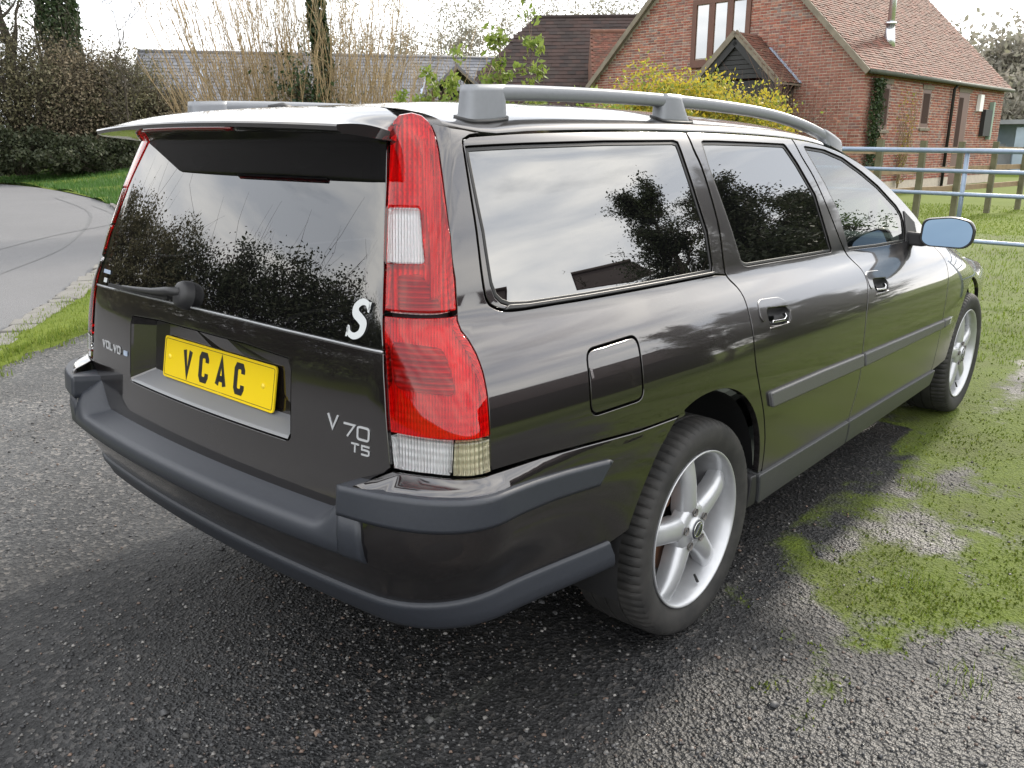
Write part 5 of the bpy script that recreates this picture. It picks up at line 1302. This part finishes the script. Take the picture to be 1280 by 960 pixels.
# ================================================================== gate and fence
gate = empty('field_gate', (6.9, -1.6, 0), 'galvanised tubular steel field gate standing ahead of the car', 'gate')
def gx(y): return .02*(y+1.6)
for z in (1.285, 1.10, .89, .465):
    m = MB(); m.tube([(gx(-1.6),0,z-.012),(gx(2.6),4.2,z+.03)], .0235 if z > 1.2 else .019, 12); m.build('gate_bar', 'galvanised', gate, True)
for y in (-1.6, .26, 2.6):
    m = MB(); m.tube([(gx(y)+.012,y+1.6,.40),(gx(y)+.012,y+1.6,1.29)], .021, 12); m.build('gate_upright', 'galvanised', gate, True)
m = MB(); m.tube([(.10,.02,-.2),(.10,.02,1.45)], .055, 12); m.build('gate_post', 'galvanised', gate, True)
fence = empty('post_and_rail_fence', (10.6, 3.85, 0), 'weathered wooden post and rail fence in front of the cottage', 'fence')
A = Vector((10.6,3.85)); B = Vector((25.5,1.15)); d = (B-A); L = d.length; d /= L; k = 0
nP = 11
for i in range(nP):
    c = d*(L*i/(nP-1)); h = 1.38+RNG.normal()*.02; m = MB(); m.bar((c.x+.06*d.y, c.y-.06*d.x, -.15), (c.x+.06*d.y+RNG.normal()*.01, c.y-.06*d.x, h), .11, .10, (0, 1, 0)); m.build('fence_post', 'post_wood', fence)
    if i < nP-1:
        c2 = d*(L*(i+1)/(nP-1))
        for z in (1.24, .88, .52):
            m = MB(); m.bar((c.x, c.y, z+RNG.normal()*.012), (c2.x, c2.y, z+RNG.normal()*.012), .04, .10); m.build('fence_rail', 'fence_wood', fence)
# ================================================================== plants
def K(x, y, s):  # a point seen along the same line, s times as far from the camera's ground point
    return (-1.98+(x+1.98)*s, -1.91+(y+1.91)*s)
sA = 38/28
for i, (x, y, rx, ry, h, mt, lab) in enumerate([
    (6.2,24.9,2.4,2.2,4.2,'leaf_olive','olive green shrub at the far left edge of the hedge'),
    (7.7,24.3,2.3,2.0,4.3,'leaf_olive','olive brown bushy shrub below the ivy-covered trunk'),
    (9.0,23.8,2.2,2.0,4.0,'leaf_brown','brownish twiggy shrub right of the ivy-covered trunk'),
    (10.1,23.4,2.0,1.9,3.7,'leaf_olive','greyish green shrub at the right end of the hedge'),
    (11.0,23.0,1.5,1.4,2.6,'leaf_brown','low brown shrub hiding the left end of the slate barn')]):
    X_, Y_ = K(x, y, sA); shrub('hedge_shrub', lab, 'shrub', (X_, Y_, .45), rx, ry, h, mt, 170, 105, .10, group='shrubs of the hedge beyond the lane', nbare=320, spread=.25, thick=.05)
for i, (x, y, h, lab) in enumerate([(7.3,24.1,1.4,'low dark bramble bush at the foot of the hedge on the left'),(9.2,23.2,1.3,'low dark bramble bush at the foot of the hedge beside the kerb')]):
    X_, Y_ = K(x, y, 36/28); shrub('bramble_bush', lab, 'bush', (X_, Y_, .3), 2.2, 1.2, h, 'leaf_dark', 70, 110, .13, z0=.1, group='brambles under the hedge')
X_, Y_ = K(8.35,23.04,39/27); ivy_trunk('ivy_clad_tree', 'thick tree trunk wrapped in dark ivy above the hedge', (X_, Y_, .4), 7.6, .62, n=16000, size=.12, bulge=1.25)
X_, Y_ = K(7.05,23.4,39/27); bare_tree('bare_tree', 'bare tree with mossy trunk at the far left edge', (X_, Y_, .3), 10.5, .30, nb=26, leafn=1800, leafmat='leaf_ivy', size=.14, leafsp=.3)
X_, Y_ = K(7.75,23.2,40/27); bare_tree('bare_tree', 'thin bare tree between the mossy trunk and the ivy trunk', (X_, Y_, .3), 8.5, .11, nb=16, leafn=500, leafmat='leaf_brown', size=.11)
X_, Y_ = K(9.9,23.2,36/28); bare_tree('bare_tree', 'slender bare twiggy sapling rising above the hedge', (X_, Y_, .3), 6.2, .06, nb=18)
# tan cane shrubs behind the car roof
cane_clump('cane_shrub', 'tan leaning canes left of the ivy-clad post, fanning left', (6.35,10.75,0), 4.6, 150, (-.16,.10), .35, .013, ('leaf_brown', 1100, .032, .5), group='bare cane shrubs behind the car', rb=.55)
cane_clump('cane_shrub', 'dense tan canes just left of the ivy-clad post', (6.75,10.25,0), 4.5, 130, (-.05,.03), .3, .012, ('leaf_olive', 900, .032, .6), group='bare cane shrubs behind the car', rb=.45)
cane_clump('cane_shrub', 'tan canes right of the ivy-clad post, fanning right', (7.35,9.75,0), 4.2, 120, (.06,-.05), .35, .012, ('leaf_brown', 900, .032, .6), group='bare cane shrubs behind the car', rb=.4)
cane_clump('cane_shrub', 'short brown twiggy shrub before the slate roof', (10.1,11.9,0), 3.9, 100, (.05,-.05), .5, .010, ('leaf_brown', 2200, .04, .5), group='bare cane shrubs behind the car', rb=.8)
ivy_trunk('ivy_clad_post', 'narrow post wrapped in dark green ivy among the canes', (7.0,10.1,0), 3.75, .135, n=4500, size=.075, cat='post', bulge=1.2)
shrub('ivy_bush', 'small dark ivy bush low among the tan canes', 'bush', (6.62,10.05,0), .35, .35, 2.35, 'leaf_ivy', 26, 120, .07, group='ivy among the canes', z0=.4)
# leafy saplings behind the roof rail
def sapling(name, label, base, h, n, lean=(0, 0)):
    e = empty(name, base, label, 'sapling', 'fresh green saplings behind the car'); lines = []; pts = []
    for i in range(n):
        en = np.array([RNG.normal()*.10+lean[0], RNG.normal()*.10+lean[1], h*(.75+.3*RNG.random())]); p_ = curve_pts((RNG.normal()*.03, RNG.normal()*.03, 0), en, 9, .25); lines.append((p_, .007, .003))
        for j in range(3, 9):
            for k in range(3):
                d = rand_dirs(1)[0]*(.10+.08*RNG.random()); d[2] = abs(d[2])*.6; q = curve_pts(p_[j], p_[j]+d, 4, .4); lines.append((q, .003, .001))
                for m_ in range(12): pts.append(q[RNG.integers(1, 4)]+RNG.normal(size=3)*.03)
    V, F = twig_mesh(lines); mk('stems', V, F, 'stem_red', e, True); V, F = leaf_mesh(np.array(pts), .072, .45); mk('foliage', V, F, 'leaf_fresh', e)
sapling('leafy_sapling', 'light green sapling left of the dark hut gable', (4.02,4.62,0), 2.05, 3)
sapling('leafy_sapling', 'light green sapling beside the rear foot of the roof rail', (4.38,4.42,0), 2.15, 4)
sapling('leafy_sapling', 'tall light green sapling in front of the bare hillside trees', (4.70,4.12,0), 2.45, 4)
sapling('leafy_sapling', 'tallest light green sapling before the dark barn roof', (4.98,3.84,0), 2.60, 3)
sapling('leafy_sapling', 'light green sapling nearest the cottage gable', (5.28,3.50,0), 2.25, 3)
shrub('yellow_shrub', 'yellow-green variegated shrub in front of the cottage gable', 'shrub', (14.15,8.0,0), 1.75, 1.3, 2.55, 'leaf_yellow', 120, 190, .078, spread=.22, yaw=R(100))
shrub('yellow_shrub', 'greener yellow shrub below the cottage porch', 'shrub', (15.0,6.5,0), 1.3, .9, 2.25, 'leaf_yellow', 85, 170, .075, spread=.24, yaw=R(100))
shrub('climbing_shrub', 'reddish bare climber tangled round the porch foot', 'shrub', (21.2,8.6,0), .9, 1.5, 3.0, 'leaf_brown', 40, 18, .06, stem='stem_red', nbare=160, spread=.3, thick=.02)
shrub('hedge_bush', 'rounded green bush beside the yellow shrub, behind the rail', 'bush', (9.4,6.6,0), 1.3, 1.0, 1.75, 'leaf_fresh', 60, 110, .07, spread=.25, yaw=R(130))
# ivy on the corner of the cottage and a bare climber on the long wall
def wall_climber(name, label, x0, w0, z1, n, mat, size, cat='climber', bare=0):
    e = empty(name, tuple(HC+E1*x0-E2*.06), label, cat); e.rotation_euler = (0, 0, HA); z = RNG.random(n)**.8*z1; x = RNG.normal(size=n)*w0*(.7+.5*np.sin(z*2.3)**2); y = -.04-.16*RNG.random(n)
    V, F = leaf_mesh(np.stack([x, y, z], 1), size); mk('foliage', V, F, mat, e); L = [(curve_pts((0, -.05, 0), (RNG.normal()*w0, -.06, z1*(.6+.4*RNG.random())), 8, .5), .02, .004) for k in range(6)]
    for k in range(bare): L.append((curve_pts((RNG.normal()*.1, -.08, .2), (1.3*(RNG.random()-.35), -.10, z1*(.5+.5*RNG.random())), 8, .6), .012, .003))
    V, F = twig_mesh(L); mk('stems', V, F, 'stem_tan' if bare else 'bark', e, True)
wall_climber('ivy', 'grey green ivy climbing the cottage wall near the corner', .62, .20, 3.1, 2600, 'leaf_ivy', .08)
wall_climber('climbing_rose', 'thin bare climber between the first two long-wall windows', 2.9, .45, 2.9, 260, 'leaf_yellow', .06, bare=14)
# far trees
def far_wood(name, label, pts, h, mat, dens=1.0):
    L = []; P_ = []
    for (x0, y0), (x1, y1) in zip(pts[:-1], pts[1:]):
        D = math.hypot(x1-x0, y1-y0); n = int(D*1.5*dens)
        for i in range(n):
            f_ = RNG.random(); x, y = x0+(x1-x0)*f_+RNG.normal()*2, y0+(y1-y0)*f_+RNG.normal()*2; hh = h*(.65+.45*RNG.random())
            tr = curve_pts((x, y, 0), (x+RNG.normal()*.6, y+RNG.normal()*.6, hh), 6, .3); L.append((tr, .18, .03))
            for k in range(14):
                j = RNG.integers(2, 6); d = rand_dirs(1)[0]*hh*.22; d[2] = abs(d[2]); q = curve_pts(tr[j], tr[j]+d, 4, .5); L.append((q, .05, .015)); P_.append(np.repeat(q[1:], 16, 0))
    V, F = twig_mesh(L); o = mk(name, V, F, 'leaf_haze', None, True); tag(o, label, 'wood', kind='stuff')
    pts_ = np.concatenate(P_); pts_ = pts_+RNG.normal(size=pts_.shape)*.7; V, F = leaf_mesh(pts_, .34); mk('twigs', V, F, 'leaf_haze', o)
far_wood('distant_wood', 'hazy bare wood on the skyline behind the barns', [(70,95),(88,82),(98,68),(108,56),(116,44)], 17.5, 'leaf_haze', .9)
far_wood('distant_trees', 'bare grey trees beyond the far end of the cottage', [(55,14),(58,9),(57,3)], 6.2, 'leaf_haze', 3.2)
shrub('far_hedge', 'brown hedge behind the pale blue shed', 'hedge', (52,9.5,0), 3.5, 2.0, 4.2, 'leaf_haze', 90, 60, .3, spread=.25)
# ================================================================== what the car's glass and paint mirror: hedge across the lane, trees and a barn to the right
for i, (x, y, rx, ry, h, yw, mt, lab) in enumerate([
    (-9.8,4.0,3.6,1.6,3.9,50,'leaf_dark','tall dark hedge section mirrored at the right side of the rear glass'),
    (-7.2,7.6,3.8,1.6,3.9,55,'leaf_dark','tall dark hedge section mirrored in the middle of the rear glass'),
    (-4.6,11.6,3.8,1.6,3.6,58,'leaf_olive','tall hedge section mirrored left of the rear wiper'),
    (-1.8,16.0,4.0,1.6,3.3,60,'leaf_dark','tall hedge section mirrored at the left side of the rear glass'),
    (1.0,21.5,4.0,1.6,3.1,66,'leaf_olive','tall hedge section mirrored beside the left tail light')]):
    shrub('lane_hedge', lab, 'hedge', (x, y, 0), rx, ry, h, mt, 330, 150, .085, yaw=R(yw), nbare=120, spread=.15, group='hedge sections across the lane', z0=.05)
bare_tree('evergreen_tree', 'spreading evergreen tree mirrored in the quarter window', (9.6,-6.6,0), 4.4, .16, nb=60, leafn=26000, leafmat='leaf_dark', size=.065, leafsp=.09, group='trees right of the car')
bare_tree('evergreen_tree', 'dense evergreen tree mirrored in the rear door window', (13.8,-6.9,0), 4.9, .20, nb=70, leafn=40000, leafmat='leaf_dark', size=.075, leafsp=.11, group='trees right of the car')
bare_tree('evergreen_tree', 'evergreen tree mirrored in the front door window', (19.5,-7.6,0), 4.6, .18, nb=60, leafn=26000, leafmat='leaf_dark', size=.085, leafsp=.12, group='trees right of the car')
shrub('evergreen_bush', 'dark bush under the trees mirrored in the door glass', 'bush', (13.0,-6.4,0), 2.6, 1.6, 2.4, 'leaf_dark', 90, 120, .12, yaw=R(-15), z0=.05)
bare_tree('bare_tree', 'small bare tree mirrored beside the dark barn roof', (11.2,-10.8,0), 3.3, .08, nb=22)
barn('dark_barn', 'dark low barn mirrored at the foot of the quarter window', (3.0,-19.2), (16.0,-12.6), 4.3, 2.4, 2.6, 'dark_tile', 'timber_black')
